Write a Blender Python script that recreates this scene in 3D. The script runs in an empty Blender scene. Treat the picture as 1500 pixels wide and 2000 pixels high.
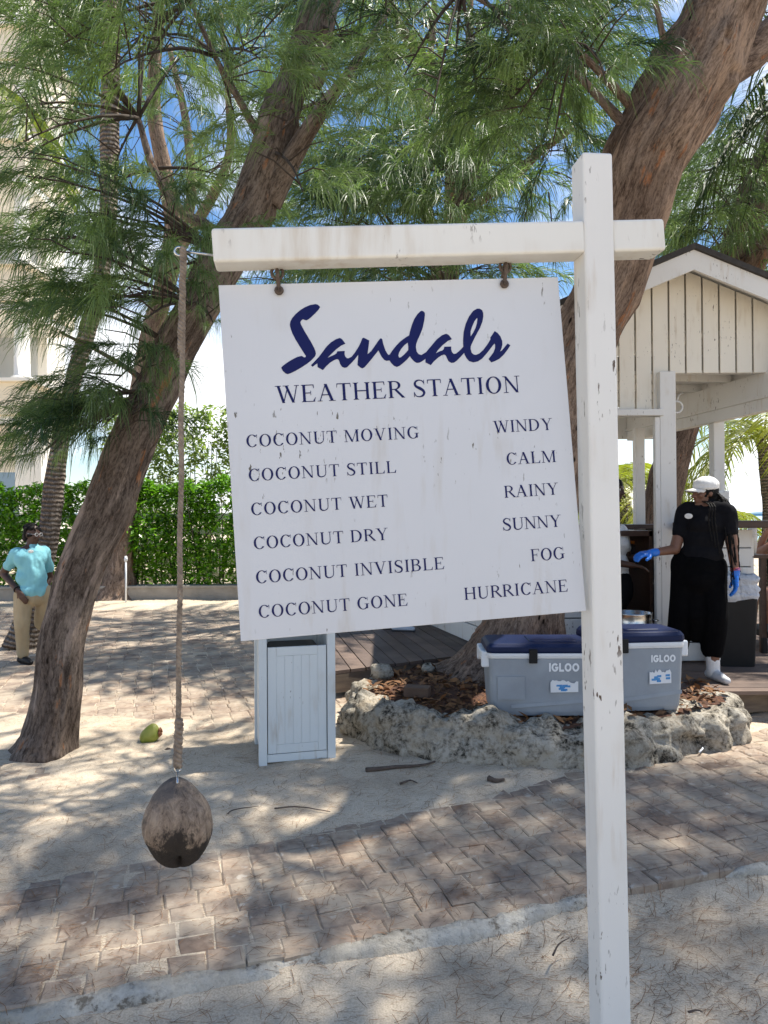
import bpy, bmesh, math, random
import numpy as np
from mathutils import Vector, Matrix, geometry
S = bpy.context.scene
COL = S.collection
rng = np.random.default_rng(11)
random.seed(5)
rad = math.radians

# ------------------------------------------------------------------ camera, sky, sun
F = 1400.0                      # focal length in photograph pixels (1500 x 2000)
CAM = np.array([0.0, 0.0, 1.6])
RC = np.array((Matrix.Rotation(rad(90.4), 3, 'X') @ Matrix.Rotation(-0.006, 3, 'Z')))
cd = bpy.data.cameras.new('camera')
cd.sensor_fit = 'VERTICAL'
cd.angle_y = 2 * math.atan(1000 / F)
cd.clip_start = 0.05
cd.clip_end = 6000
cam = bpy.data.objects.new('camera', cd)
COL.objects.link(cam)
cam.matrix_world = Matrix.Translation(CAM) @ Matrix(RC.tolist()).to_4x4()
S.camera = cam

SUN_EL, SUN_AZ = rad(64), rad(70)          # azimuth clockwise from +Y
sdir = Vector((math.sin(SUN_AZ) * math.cos(SUN_EL), math.cos(SUN_AZ) * math.cos(SUN_EL), math.sin(SUN_EL)))
W = bpy.data.worlds.new('World')
S.world = W
W.use_nodes = True
wn, wl = W.node_tree.nodes, W.node_tree.links
wn.clear()
wo = wn.new('ShaderNodeOutputWorld'); bg = wn.new('ShaderNodeBackground')
sky = wn.new('ShaderNodeTexSky'); sky.sky_type = 'NISHITA'; sky.sun_disc = False
sky.sun_elevation = SUN_EL; sky.sun_rotation = SUN_AZ
sky.air_density = 1.0; sky.dust_density = 0.6; sky.ozone_density = 2.0
tc = wn.new('ShaderNodeTexCoord'); mp = wn.new('ShaderNodeMapping'); mp.inputs['Scale'].default_value = (1.4, 1.4, 3.2)
mp.inputs['Location'].default_value = (.35, .1, .2)
cn = wn.new('ShaderNodeTexNoise'); cn.inputs['Scale'].default_value = 2.3; cn.inputs['Detail'].default_value = 8
cr = wn.new('ShaderNodeValToRGB'); cr.color_ramp.elements[0].position = .50; cr.color_ramp.elements[1].position = .66
sz_ = wn.new('ShaderNodeSeparateXYZ'); mr = wn.new('ShaderNodeMapRange'); mr.inputs[1].default_value = .05; mr.inputs[2].default_value = .75; mr.inputs[3].default_value = .12; mr.inputs[4].default_value = -.14
ad = wn.new('ShaderNodeMath'); ad.operation = 'ADD'
hs = wn.new('ShaderNodeHueSaturation'); hs.inputs['Saturation'].default_value = 1.2; hs.inputs['Value'].default_value = 1.15; wl.new(sky.outputs[0], hs.inputs['Color'])
cm = wn.new('ShaderNodeMixRGB'); cm.inputs[2].default_value = (8.5, 8.7, 9.0, 1)
wl.new(tc.outputs['Generated'], mp.inputs[0]); wl.new(mp.outputs[0], cn.inputs[0]); wl.new(tc.outputs['Generated'], sz_.inputs[0]); wl.new(sz_.outputs[2], mr.inputs[0]); wl.new(cn.outputs[0], ad.inputs[0]); wl.new(mr.outputs[0], ad.inputs[1]); wl.new(ad.outputs[0], cr.inputs[0])
wl.new(cr.outputs[0], cm.inputs[0]); wl.new(hs.outputs[0], cm.inputs[1])
wl.new(cm.outputs[0], bg.inputs[0]); wl.new(bg.outputs[0], wo.inputs[0])
bg.inputs[1].default_value = 0.104
sl = bpy.data.lights.new('sun', 'SUN'); sl.energy = 5.0; sl.angle = rad(.6); sl.color = (1, .95, .86)
so = bpy.data.objects.new('sun', sl); COL.objects.link(so)
so.rotation_euler = (-sdir).to_track_quat('-Z', 'Y').to_euler()
S.view_settings.view_transform = 'Standard'; S.view_settings.look = 'None'
S.view_settings.gamma = 1; S.view_settings.use_curve_mapping = False
S.view_settings.exposure = 0.78
S.render.engine = 'CYCLES'
S.cycles.max_bounces = 8; S.cycles.transparent_max_bounces = 8

# ------------------------------------------------------------------ geometry helpers
def ray(px, py):
    d = RC @ np.array([(px - 750) / F, -(py - 1000) / F, -1.0])
    return d
def P(px, py, Y):
    d = ray(px, py); return CAM + d * (Y / d[1])
def G(px, py, z=0.0):
    d = ray(px, py); return CAM + d * ((z - CAM[2]) / d[2])
def onplane(px, py, o, n):
    d = ray(px, py); return CAM + d * (np.dot(o - CAM, n) / np.dot(d, n))

_tab = np.random.default_rng(3).random(65536)
def vnoise(p):
    p = np.asarray(p, float); i = np.floor(p).astype(np.int64); f = p - i; f = f * f * (3 - 2 * f)
    r = 0
    for dx in (0, 1):
        for dy in (0, 1):
            for dz in (0, 1):
                h = ((i[..., 0] + dx) * 73856093) ^ ((i[..., 1] + dy) * 19349663) ^ ((i[..., 2] + dz) * 83492791)
                w = (f[..., 0] if dx else 1 - f[..., 0]) * (f[..., 1] if dy else 1 - f[..., 1]) * (f[..., 2] if dz else 1 - f[..., 2])
                r = r + w * _tab[h & 65535]
    return r * 2 - 1
def fbm(p, oct=4, gain=.5):
    p = np.asarray(p, float); r = 0; a = 1; 
    for k in range(oct):
        r = r + a * vnoise(p * 2 ** k + 17.3 * k); a *= gain
    return r

def tag(o, label=None, cat=None, group=None, kind=None):
    if label: o['label'] = label
    if cat: o['category'] = cat
    if group: o['group'] = group
    if kind: o['kind'] = kind
    return o
def thing(name, loc, label, cat, group=None):
    o = bpy.data.objects.new(name, None); COL.objects.link(o); o.location = tuple(loc); o.empty_display_size = .1
    return tag(o, label, cat, group)
def adopt(o, parent):
    o.parent = parent
    p = parent; m = Matrix.Identity(4)
    while p is not None:
        m = p.matrix_basis @ m if p.parent is None else (p.matrix_parent_inverse @ p.matrix_basis) @ m
        p = p.parent
    o.matrix_parent_inverse = m.inverted()
def link(name, me, mats, parent=None, smooth=False):
    o = bpy.data.objects.new(name, me); COL.objects.link(o)
    for m in (mats if isinstance(mats, (list, tuple)) else [mats]): me.materials.append(m)
    if smooth: me.polygons.foreach_set('use_smooth', np.ones(len(me.polygons), bool))
    if parent is not None: adopt(o, parent)
    return o
def copy_tree(o, parent=None):
    c = o.copy(); COL.objects.link(c)
    if parent is not None: c.parent = parent
    for ch in list(o.children): copy_tree(ch, c)
    return c
class MB:
    def __init__(s): s.v = []; s.f = []; s.t = []; s.m = []
    def add(s, V, Fs, tone=.5, mi=0):
        b = len(s.v); V = np.asarray(V, float)
        s.v.extend(map(tuple, V.tolist()))
        for f in Fs: s.f.append(tuple(i + b for i in f)); s.m.append(mi)
        s.t.extend([tone] * len(V)); return s
    def box(s, c, size, R=None, tone=.5, mi=0):
        sx, sy, sz = np.asarray(size, float) / 2
        V = np.array([(x * sx, y * sy, z * sz) for z in (-1, 1) for y in (-1, 1) for x in (-1, 1)])
        if R is not None: V = V @ np.asarray(R).T
        return s.add(V + np.asarray(c, float), [(0, 2, 3, 1), (4, 5, 7, 6), (0, 1, 5, 4), (2, 6, 7, 3), (0, 4, 6, 2), (1, 3, 7, 5)], tone, mi)
    def beam(s, a, b, w, h, up=(0, 0, 1), tone=.5, mi=0):
        a, b = np.asarray(a, float), np.asarray(b, float); d = b - a; L = np.linalg.norm(d); d /= L
        x = np.cross(d, up); x /= np.linalg.norm(x); u = np.cross(x, d)
        return s.box((a + b) / 2, (w, L, h), np.stack([x, d, u], 1), tone, mi)
    def prism(s, poly, z0, z1, tone=.5, mi=0):
        n = len(poly); V = [(x, y, z0) for x, y in poly] + [(x, y, z1) for x, y in poly]
        return s.add(V, [tuple(range(n))[::-1], tuple(range(n, 2 * n))] + [(i, (i + 1) % n, n + (i + 1) % n, n + i) for i in range(n)], tone, mi)
    def lathe(s, prof, c, n=24, R=None, tone=.5, mi=0):
        a = np.arange(n) * 2 * np.pi / n; V = []
        for r, z in prof:
            for t in a: V.append((r * math.cos(t), r * math.sin(t), z))
        V = np.array(V); 
        if R is not None: V = V @ np.asarray(R).T
        Fs = [(i * n + j, i * n + (j + 1) % n, (i + 1) * n + (j + 1) % n, (i + 1) * n + j) for i in range(len(prof) - 1) for j in range(n)]
        Fs += [tuple(range(n))[::-1], tuple(range((len(prof) - 1) * n, len(prof) * n))]
        return s.add(V + np.asarray(c), Fs, tone, mi)
    def tube(s, pts, r, n=8, tone=.5, mi=0):
        V, Fs, _ = sweep(pts, r, n); return s.add(V, Fs, tone, mi)
    def obj(s, name, mats, parent=None, smooth=False, bevel=0, tone=False, seg=2):
        me = bpy.data.meshes.new(name); me.from_pydata(s.v, [], s.f); me.update()
        me.polygons.foreach_set('material_index', s.m)
        if tone:
            at = me.attributes.new('tone', 'FLOAT', 'POINT'); at.data.foreach_set('value', np.array(s.t, np.float32))
        o = link(name, me, mats, parent, smooth)
        if bevel:
            b = o.modifiers.new('bevel', 'BEVEL'); b.width = bevel; b.segments = seg; b.limit_method = 'ANGLE'
        return o
def catmull(pts, n):
    p = np.asarray(pts, float); p = np.vstack([2 * p[0] - p[1], p, 2 * p[-1] - p[-2]]); out = []
    for i in range(1, len(p) - 2):
        for t in np.linspace(0, 1, n, endpoint=False):
            a, b, c, d = p[i - 1], p[i], p[i + 1], p[i + 2]
            out.append(.5 * (2 * b + (c - a) * t + (2 * a - 5 * b + 4 * c - d) * t * t + (3 * b - a - 3 * c + d) * t ** 3))
    out.append(p[-2]); return np.array(out)
def sweep(pts, r, n=8, caps=True):
    pts = np.asarray(pts, float); N = len(pts); r = np.broadcast_to(np.asarray(r, float), (N,))
    T = np.gradient(pts, axis=0); T /= np.linalg.norm(T, axis=1)[:, None] + 1e-12
    x = np.cross(T[0], (0, 1, 0.01)); x /= np.linalg.norm(x); V = []; X = []
    for i in range(N):
        x = x - T[i] * np.dot(x, T[i]); x /= np.linalg.norm(x); y = np.cross(T[i], x); X.append((x.copy(), y))
    a = np.arange(n) * 2 * np.pi / n
    ca, sa = np.cos(a), np.sin(a)
    for i in range(N): V.append(pts[i] + r[i] * (ca[:, None] * X[i][0] + sa[:, None] * X[i][1]))
    V = np.concatenate(V)
    Fs = [(i * n + j, i * n + (j + 1) % n, (i + 1) * n + (j + 1) % n, (i + 1) * n + j) for i in range(N - 1) for j in range(n)]
    if caps: Fs += [tuple(range(n))[::-1], tuple(range((N - 1) * n, N * n))]
    return V, Fs, X
def mesh_quads(name, V, Q, tone=None):
    me = bpy.data.meshes.new(name); n = len(Q)
    me.vertices.add(len(V)); me.vertices.foreach_set('co', np.asarray(V, np.float32).ravel())
    me.loops.add(n * 4); me.loops.foreach_set('vertex_index', np.asarray(Q, np.int32).ravel())
    me.polygons.add(n); me.polygons.foreach_set('loop_start', np.arange(0, n * 4, 4, dtype=np.int32))
    me.update(calc_edges=True)
    if tone is not None:
        at = me.attributes.new('tone', 'FLOAT', 'POINT'); at.data.foreach_set('value', np.asarray(tone, np.float32))
    return me
def ribbons(p, w):
    """p: (n,k,3) centre lines, w: (n,k) widths -> verts, quads"""
    n, k, _ = p.shape
    d = p[:, -1] - p[:, 0]
    rv = rng.normal(size=(n, 3)); s = np.cross(d, rv); s /= np.linalg.norm(s, axis=1)[:, None] + 1e-9
    V = np.stack([p - s[:, None] * w[..., None] / 2, p + s[:, None] * w[..., None] / 2], 2).reshape(-1, 3)
    b = (np.arange(n) * 2 * k)[:, None] + (np.arange(k - 1) * 2)[None]
    Q = np.stack([b, b + 1, b + 3, b + 2], -1).reshape(-1, 4)
    return V, Q

# ------------------------------------------------------------------ materials
def newmat(name):
    m = bpy.data.materials.new(name); m.use_nodes = True
    nt = m.node_tree; return m, nt, nt.nodes['Principled BSDF']
def nnode(nt, t, **k):
    n = nt.nodes.new(t)
    for a, b in k.items():
        if a in n.inputs: n.inputs[a].default_value = b
        else: setattr(n, a, b)
    return n
def coords(nt, scale=(1, 1, 1), attr=None, rot=(0, 0, 0)):
    mp = nnode(nt, 'ShaderNodeMapping'); mp.inputs['Scale'].default_value = scale; mp.inputs['Rotation'].default_value = rot
    if attr:
        a = nnode(nt, 'ShaderNodeAttribute', attribute_name=attr); nt.links.new(a.outputs['Vector'], mp.inputs[0])
    else:
        t = nnode(nt, 'ShaderNodeTexCoord'); nt.links.new(t.outputs['Object'], mp.inputs[0])
    return mp.outputs[0]
def ramp(nt, fac, stops):
    r = nnode(nt, 'ShaderNodeValToRGB'); e = r.color_ramp.elements
    while len(e) < len(stops): e.new(.5)
    for i, (p, c) in enumerate(stops):
        e[i].position = p; e[i].color = (*c, 1) if len(c) == 3 else c
    nt.links.new(fac, r.inputs[0]); return r.outputs[0]
def noise(nt, vec, scale, detail=5, rough=.55, dist=0):
    n = nnode(nt, 'ShaderNodeTexNoise'); n.inputs['Scale'].default_value = scale; n.inputs['Detail'].default_value = detail
    n.inputs['Roughness'].default_value = rough; n.inputs['Distortion'].default_value = dist
    nt.links.new(vec, n.inputs[0]); return n.outputs[0]
def mix(nt, fac, a, b, mode='MIX'):
    m = nnode(nt, 'ShaderNodeMixRGB', blend_type=mode)
    for i, x in ((0, fac), (1, a), (2, b)):
        if isinstance(x, (int, float)): m.inputs[i].default_value = x if i == 0 else (x, x, x, 1)
        elif isinstance(x, tuple): m.inputs[i].default_value = (*x, 1)
        else: nt.links.new(x, m.inputs[i])
    return m.outputs[0]
def bump(nt, b, h, strength=.3, dist=.02):
    n = nnode(nt, 'ShaderNodeBump'); n.inputs['Strength'].default_value = strength; n.inputs['Distance'].default_value = dist
    nt.links.new(h, n.inputs['Height']); nt.links.new(n.outputs[0], b.inputs['Normal'])
def pm(name, c1, c2=None, scale=6, rough=.6, bmp=0, bscale=None, stretch=(1, 1, 1), spec=.4, metal=0, dist=.01, tone=None, attr=None):
    m, nt, b = newmat(name); b.inputs['Roughness'].default_value = rough
    b.inputs['Specular IOR Level'].default_value = spec; b.inputs['Metallic'].default_value = metal
    c2 = c2 or tuple(x * .82 for x in c1)
    v = coords(nt, stretch, attr); n = noise(nt, v, scale)
    col = ramp(nt, n, [(.3, c1), (.7, c2)])
    if tone:
        a = nnode(nt, 'ShaderNodeAttribute', attribute_name='tone')
        col = mix(nt, 1.0, col, ramp(nt, a.outputs['Fac'], [(0, tone[0]), (1, tone[1])]), 'MULTIPLY')
    nt.links.new(col, b.inputs['Base Color'])
    if bmp: bump(nt, b, noise(nt, v, bscale or scale * 4, 6), bmp, dist)
    return m
def leafmat(name, dark, light, trans=.35, rough=.45, spec=.5):
    m, nt, b = newmat(name)
    a = nnode(nt, 'ShaderNodeAttribute', attribute_name='tone')
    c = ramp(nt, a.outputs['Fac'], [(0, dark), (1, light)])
    nt.links.new(c, b.inputs['Base Color']); b.inputs['Roughness'].default_value = rough; b.inputs['Specular IOR Level'].default_value = spec
    t = nnode(nt, 'ShaderNodeBsdfTranslucent'); nt.links.new(mix(nt, 1.0, c, (1.2, 1.4, .7), 'MULTIPLY'), t.inputs[0])
    x = nnode(nt, 'ShaderNodeMixShader'); x.inputs[0].default_value = trans
    nt.links.new(b.outputs[0], x.inputs[1]); nt.links.new(t.outputs[0], x.inputs[2])
    nt.links.new(x.outputs[0], nt.nodes['Material Output'].inputs[0]); return m
def painted(name, base=(.75, .74, .705), dirt=(.46, .36, .24), crack=(.10, .07, .05), amount=.56, axis=2, crackamt=.615, cs=1.8):
    """white paint with vertical stains and small dark chips"""
    m, nt, b = newmat(name); b.inputs['Roughness'].default_value = .5; b.inputs['Specular IOR Level'].default_value = .35
    st = [7, 7, 7]; st[axis] = .9
    s1 = noise(nt, coords(nt, tuple(st)), 3.0, 6, .6)
    blot = noise(nt, coords(nt), 2.6, 3)
    d = mix(nt, 1.0, ramp(nt, s1, [(amount - .08, (0, 0, 0)), (amount + .16, (1, 1, 1))]), ramp(nt, blot, [(.48, (0, 0, 0)), (.68, (1, 1, 1))]), 'MULTIPLY')
    var = ramp(nt, noise(nt, coords(nt), 1.3, 4), [(.3, base), (.75, tuple(x * .9 for x in base))])
    c = mix(nt, d, var, dirt)
    st2 = [26 * cs, 26 * cs, 26 * cs]; st2[axis] = 6.5 * cs
    k = noise(nt, coords(nt, tuple(st2)), 1.5, 3, .6)
    kk = mix(nt, 1.0, ramp(nt, k, [(crackamt, (0, 0, 0)), (crackamt + .03, (1, 1, 1))]), ramp(nt, noise(nt, coords(nt), 4.2, 2), [(.5, (0, 0, 0)), (.62, (1, 1, 1))]), 'MULTIPLY')
    c = mix(nt, kk, c, crack)
    nt.links.new(c, b.inputs['Base Color'])
    bump(nt, b, noise(nt, coords(nt, tuple(st)), 6, 5), .12, .004)
    return m
def barkmat(name, a, bcol, orange=None, ring=False, zs=.30, pale=None):
    m, nt, b = newmat(name); b.inputs['Roughness'].default_value = .9; b.inputs['Specular IOR Level'].default_value = .12
    v = coords(nt, (1, 1, zs), 'bark')
    n1 = noise(nt, v, 20, 10, .72, .9)
    n2 = noise(nt, coords(nt, (1, 1, zs * 1.6), 'bark'), 70, 6, .7, .3)
    n = mix(nt, .4, n1, n2)
    c = ramp(nt, n, [(.34, tuple(x * .22 for x in a)), (.44, tuple(x * .75 for x in a)), (.55, bcol), (.68, tuple(min(1, x * 1.35) for x in bcol))])
    big = noise(nt, coords(nt, (1, 1, .5), 'bark'), 3.4, 4)
    c = mix(nt, ramp(nt, big, [(.42, (0, 0, 0)), (.62, (.7, .7, .7))]), c, mix(nt, 1.0, c, (.55, .52, .52), 'MULTIPLY'))
    if pale:
        o = noise(nt, coords(nt, (1.2, 1.2, .35), 'bark'), 4.6, 6, .65)
        c = mix(nt, ramp(nt, o, [(.55, (0, 0, 0)), (.62, (.7, .7, .7))]), c, mix(nt, 1.0, pale, ramp(nt, n2, [(.3, (.7, .7, .7)), (.6, (1.1, 1.1, 1.1))]), 'MULTIPLY'))
    if orange:
        o = noise(nt, coords(nt, (1, 1, .45), 'bark'), 7.5, 5, .65)
        c = mix(nt, ramp(nt, o, [(.615, (0, 0, 0)), (.67, (.7, .7, .7))]), c, mix(nt, 1.0, orange, ramp(nt, n2, [(.3, (.6, .6, .6)), (.6, (1.1, 1.1, 1.1))]), 'MULTIPLY'))
    if orange:
        vo = nnode(nt, 'ShaderNodeTexVoronoi'); vo.inputs['Scale'].default_value = 9; nt.links.new(coords(nt, (1, 1, .6), 'bark'), vo.inputs[0])
        pit = mix(nt, 1.0, ramp(nt, vo.outputs['Distance'], [(.10, (1, 1, 1)), (.17, (0, 0, 0))]), ramp(nt, noise(nt, v, 6, 2), [(.5, (0, 0, 0)), (.56, (1, 1, 1))]), 'MULTIPLY')
        c = mix(nt, pit, c, (.02, .014, .01))
    h = n
    if ring:
        w = nnode(nt, 'ShaderNodeTexWave', wave_type='BANDS', bands_direction='Z'); w.inputs['Scale'].default_value = 5.5
        w.inputs['Distortion'].default_value = 2.6; w.inputs['Detail'].default_value = 4; w.inputs['Detail Scale'].default_value = 2.5
        nt.links.new(coords(nt, (1, 1, 1), 'bark'), w.inputs[0])
        c = mix(nt, ramp(nt, w.outputs[0], [(.08, (.8, .8, .8)), (.34, (0, 0, 0))]), c, tuple(x * .25 for x in a)); h = w.outputs[0]
    nt.links.new(c, b.inputs['Base Color'])
    bump(nt, b, h, 1.0, .035); return m

M = {}
M['post'] = painted('white_post_paint', axis=2)
M['beam'] = painted('white_beam_paint', (.76, .745, .69), amount=.53, axis=2, crackamt=.60)
M['panel'] = painted('white_sign_panel', (.62, .635, .66), (.48, .45, .40), (.13, .12, .10), amount=.62, axis=2, crackamt=.66, cs=2.3)
M['navy'] = pm('navy_vinyl', (.006, .009, .085), (.005, .008, .075), 3, .4, spec=.2)
M['iron'] = pm('rusty_iron', (.16, .13, .11), (.09, .06, .045), 60, .6, .3, metal=.5)
M['steel'] = pm('bright_steel', (.62, .62, .6), (.5, .5, .48), 8, .25, metal=1)
M['rope'] = pm('hemp_rope', (.30, .245, .19), (.13, .10, .078), 60, .95, .6, 120, dist=.004)
M['white'] = painted('white_kiosk_paint', (.72, .71, .675), amount=.6, crackamt=.63)
M['cream'] = painted('cream_board_paint', (.78, .735, .63), amount=.6, crackamt=.64)
M['binwhite'] = painted('white_cabinet_paint', (.66, .70, .70), (.40, .33, .24), amount=.58, crackamt=.69)
M['navylid'] = pm('navy_plastic', (.004, .011, .045), (.006, .014, .055), 4, .5, .05, 200, spec=.2)
M['greyplastic'] = pm('grey_plastic', (.31, .345, .38), (.25, .275, .30), 5, .5, .1, 90)
M['whiteplastic'] = pm('white_plastic', (.74, .76, .78), (.68, .70, .71), 5, .4)
M['silver'] = pm('silver_lettering', (.82, .84, .86), (.76, .78, .8), 5, .35)
M['black'] = pm('black_plastic', (.006, .0065, .0075), (.010, .0105, .0115), 8, .5, .05, spec=.25)
M['bag'] = pm('white_bin_liner', (.60, .63, .67), (.46, .49, .54), 7, .3, 1.0, 11, dist=.05)
M['shingle'] = pm('dark_shingle', (.035, .032, .03), (.06, .055, .05), 20, .9, .6, 40)
M['deck'] = pm('weathered_deck_board', (.17, .125, .10), (.09, .066, .055), 3.2, .75, .5, 30, (1, 1, 1), tone=((.7, .7, .72), (1.25, 1.2, 1.15)))
M['darkwood'] = pm('dark_counter_wood', (.07, .035, .022), (.04, .02, .013), 6, .4, .2, stretch=(1, 6, 6))
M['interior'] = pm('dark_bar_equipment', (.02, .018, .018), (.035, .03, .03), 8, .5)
M['rock'] = None
M['hotel'] = pm('cream_stucco', (.86, .82, .74), (.82, .78, .70), 2, .85, .1, 60)
M['hoteltrim'] = pm('tan_fascia', (.80, .70, .54), (.76, .67, .52), 2, .8)
M['glass'] = pm('balcony_glass', (.20, .30, .38), (.16, .25, .33), 1, .08, spec=.8)
M['fine_twig'] = pm('dark_twig_bark', (.075, .055, .042), (.04, .03, .024), 20, .9)
M['casu_near'] = leafmat('casuarina_needles', (.018, .048, .018), (.25, .335, .125), .40, .42)
M['casu_far'] = leafmat('hazy_casuarina_needles', (.020, .050, .024), (.24, .32, .14), .42, .45)
M['hedge'] = leafmat('glossy_hedge_leaf', (.030, .090, .010), (.22, .46, .025), .4, .3)
M['bush'] = leafmat('pale_bush_leaf', (.10, .16, .04), (.36, .42, .15), .5)
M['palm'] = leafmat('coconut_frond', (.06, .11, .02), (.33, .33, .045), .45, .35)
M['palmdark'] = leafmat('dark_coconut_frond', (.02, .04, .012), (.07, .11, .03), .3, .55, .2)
M['bark'] = barkmat('casuarina_bark', (.14, .105, .083), (.26, .205, .165), (.40, .17, .07), pale=(.44, .34, .275))
M['bark_red'] = barkmat('reddish_casuarina_bark', (.185, .128, .096), (.315, .235, .18), (.38, .16, .07), pale=(.42, .30, .22))
M['bark_dark'] = barkmat('dark_casuarina_bark', (.12, .085, .065), (.22, .16, .125), (.30, .13, .06))
M['palmbark'] = barkmat('ringed_palm_bark', (.24, .19, .15), (.40, .33, .27), ring=True, zs=.6)

# sand, paving, rock, mulch
def sandmat():
    m, nt, b = newmat('needle_strewn_sand'); b.inputs['Roughness'].default_value = .95; b.inputs['Specular IOR Level'].default_value = .1
    v = coords(nt); n = noise(nt, v, 1.1, 5)
    c = ramp(nt, n, [(.3, (.64, .55, .425)), (.52, (.55, .465, .355)), (.72, (.38, .31, .23))])
    g = noise(nt, v, 160, 3)
    c = mix(nt, .5, c, mix(nt, 1.0, c, ramp(nt, g, [(.3, (.55, .52, .5)), (.65, (1.25, 1.22, 1.2))]), 'MULTIPLY'))
    k = noise(nt, coords(nt, (1, 3.2, 1), rot=(0, 0, .5)), 34, 4, .7)
    c = mix(nt, ramp(nt, k, [(.57, (0, 0, 0)), (.68, (.7, .7, .7))]), c, (.22, .145, .085))
    nt.links.new(c, b.inputs['Base Color'])
    bump(nt, b, mix(nt, .5, noise(nt, v, 14, 6), noise(nt, v, 120, 3)), .6, .02); return m
M['sand'] = sandmat()
def pavmat():
    m, nt, b = newmat('worn_paver'); b.inputs['Roughness'].default_value = .85; b.inputs['Specular IOR Level'].default_value = .2
    a = nnode(nt, 'ShaderNodeAttribute', attribute_name='tone'); v = coords(nt)
    c = ramp(nt, a.outputs['Fac'], [(0, (.21, .155, .118)), (.5, (.30, .235, .182)), (1, (.385, .295, .215))])
    c = mix(nt, 1.0, c, ramp(nt, noise(nt, v, 22, 6, .65), [(.3, (.72, .7, .7)), (.7, (1.2, 1.2, 1.2))]), 'MULTIPLY')
    sd = noise(nt, v, 3.1, 6, .65)
    c = mix(nt, ramp(nt, sd, [(.42, (0, 0, 0)), (.62, (.8, .8, .8))]), c, (.47, .39, .295))
    w = noise(nt, v, 13, 5, .6)
    c = mix(nt, ramp(nt, w, [(.62, (0, 0, 0)), (.68, (.6, .6, .6))]), c, (.50, .46, .40))
    nt.links.new(c, b.inputs['Base Color']); bump(nt, b, noise(nt, v, 55, 6), .5, .006); return m
M['paver'] = pavmat()
def rockmat(name, a, bb, dark):
    m, nt, b = newmat(name); b.inputs['Roughness'].default_value = .95; b.inputs['Specular IOR Level'].default_value = .1
    v = coords(nt); n = mix(nt, .45, noise(nt, v, 7, 9, .72, .25), noise(nt, v, 34, 6, .7))
    c = ramp(nt, n, [(.41, dark), (.465, a), (.55, bb)])
    p = noise(nt, v, 3.5, 4)
    c = mix(nt, ramp(nt, p, [(.5, (0, 0, 0)), (.7, (.5, .5, .5))]), c, (.42, .33, .22))
    nt.links.new(c, b.inputs['Base Color']); bump(nt, b, mix(nt, .5, noise(nt, v, 30, 8, .7), n), 1.0, .05); return m
M['rock'] = rockmat('coral_rock', (.27, .24, .19), (.50, .455, .375), (.04, .035, .028))
M['mortar'] = rockmat('pale_mortar', (.52, .48, .41), (.66, .62, .54), (.22, .19, .15))
M['mulch'] = pm('red_brown_mulch', (.17, .075, .04), (.06, .035, .025), 28, .95, 1.0, 60, dist=.03)
M['needle'] = pm('fallen_brown_needle', (.30, .15, .06), (.16, .09, .05), 3, .9, tone=((.35, .35, .35), (1.3, 1.2, 1.1)))
M['deadwood'] = pm('dark_dead_wood', (.07, .05, .04), (.12, .09, .07), 30, .9, .5)
M['sea'] = pm('turquoise_sea', (.05, .34, .42), (.03, .22, .36), .05, .15, .4, .8, dist=.2)
M['hills'] = pm('hazy_blue_hills', (.30, .42, .50), (.26, .38, .46), .02, 1)

# ------------------------------------------------------------------ ground, paving, sea
U = np.array([.952, .306]); N2 = np.array([-.306, .952])          # paving runs along U
e0 = G(0, 1975)[:2]
def pav(x, y):                                                     # paving coordinates: s along, t across from the front edge
    return (x - e0[0]) * U[0] + (y - e0[1]) * U[1], (x - e0[0]) * N2[0] + (y - e0[1]) * N2[1]
def band_mask(x, y):
    s, t = pav(x, y)
    top = np.interp(s, [-2, 0, 1.2, 2.2, 3.6, 5, 9], [.85, .95, 1.05, 1.2, 1.5, 1.75, 2.6])
    m1 = np.minimum(t * 3 + .12, top - t)
    y2 = np.interp(x, [-9, -4, -2.6, -1, 0], [6.3, 5.9, 5.75, 5.45, 5.9])
    m2 = np.minimum(np.minimum(y - y2, 12.6 - y), .6 - x + .0 * y)
    return np.maximum(m1, m2), t
def gz(x, y):
    x = np.asarray(x, float); y = np.asarray(y, float)
    m, t = band_mask(x, y); q = np.stack([x, y, 0 * x], -1)
    n = fbm(q * 1.3, 4); n2 = fbm(q * 7, 3)
    edge = m + .03 + .10 * n + .03 * n2
    z = .022 + .02 * n + .006 * n2
    z = np.where(edge > 0, z * np.clip(1 - edge / .22, 0, 1) + (-.002 + .004 * n2 + .005 * n) * np.clip(edge / .22, 0, 1), z)
    z = np.where(t < .04, z - .030 * np.clip((.04 - t) / .03, 0, 1) - .05 * np.clip(-t / .11, 0, 1), z)      # the sand in front lies a step lower
    far = np.clip((y - 34) / 12, 0, 1) * (x > -8)
    return z - 1.2 * far
def grid_lines(parts):
    return np.unique(np.concatenate([np.linspace(a, b, n) for a, b, n in parts]))
gx = grid_lines([(-3000, -60, 8), (-60, -6, 28), (-6, -2.6, 70), (-2.6, 3.2, 260), (3.2, 7, 60), (7, 60, 28), (60, 3000, 8)])
gy = grid_lines([(-40, .4, 14), (.4, 1.7, 20), (1.7, 6, 230), (6, 14, 130), (14, 60, 50), (60, 4000, 14)])
XX, YY = np.meshgrid(gx, gy); ZZ = gz(XX, YY)
nx, ny = len(gx), len(gy)
idx = (np.arange(ny - 1)[:, None] * nx + np.arange(nx - 1)[None]).ravel()
gm = mesh_quads('ground', np.stack([XX, YY, ZZ], -1).reshape(-1, 3), np.stack([idx, idx + 1, idx + nx + 1, idx + nx], -1))
tag(link('ground', gm, M['sand'], smooth=True), kind='structure')

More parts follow.
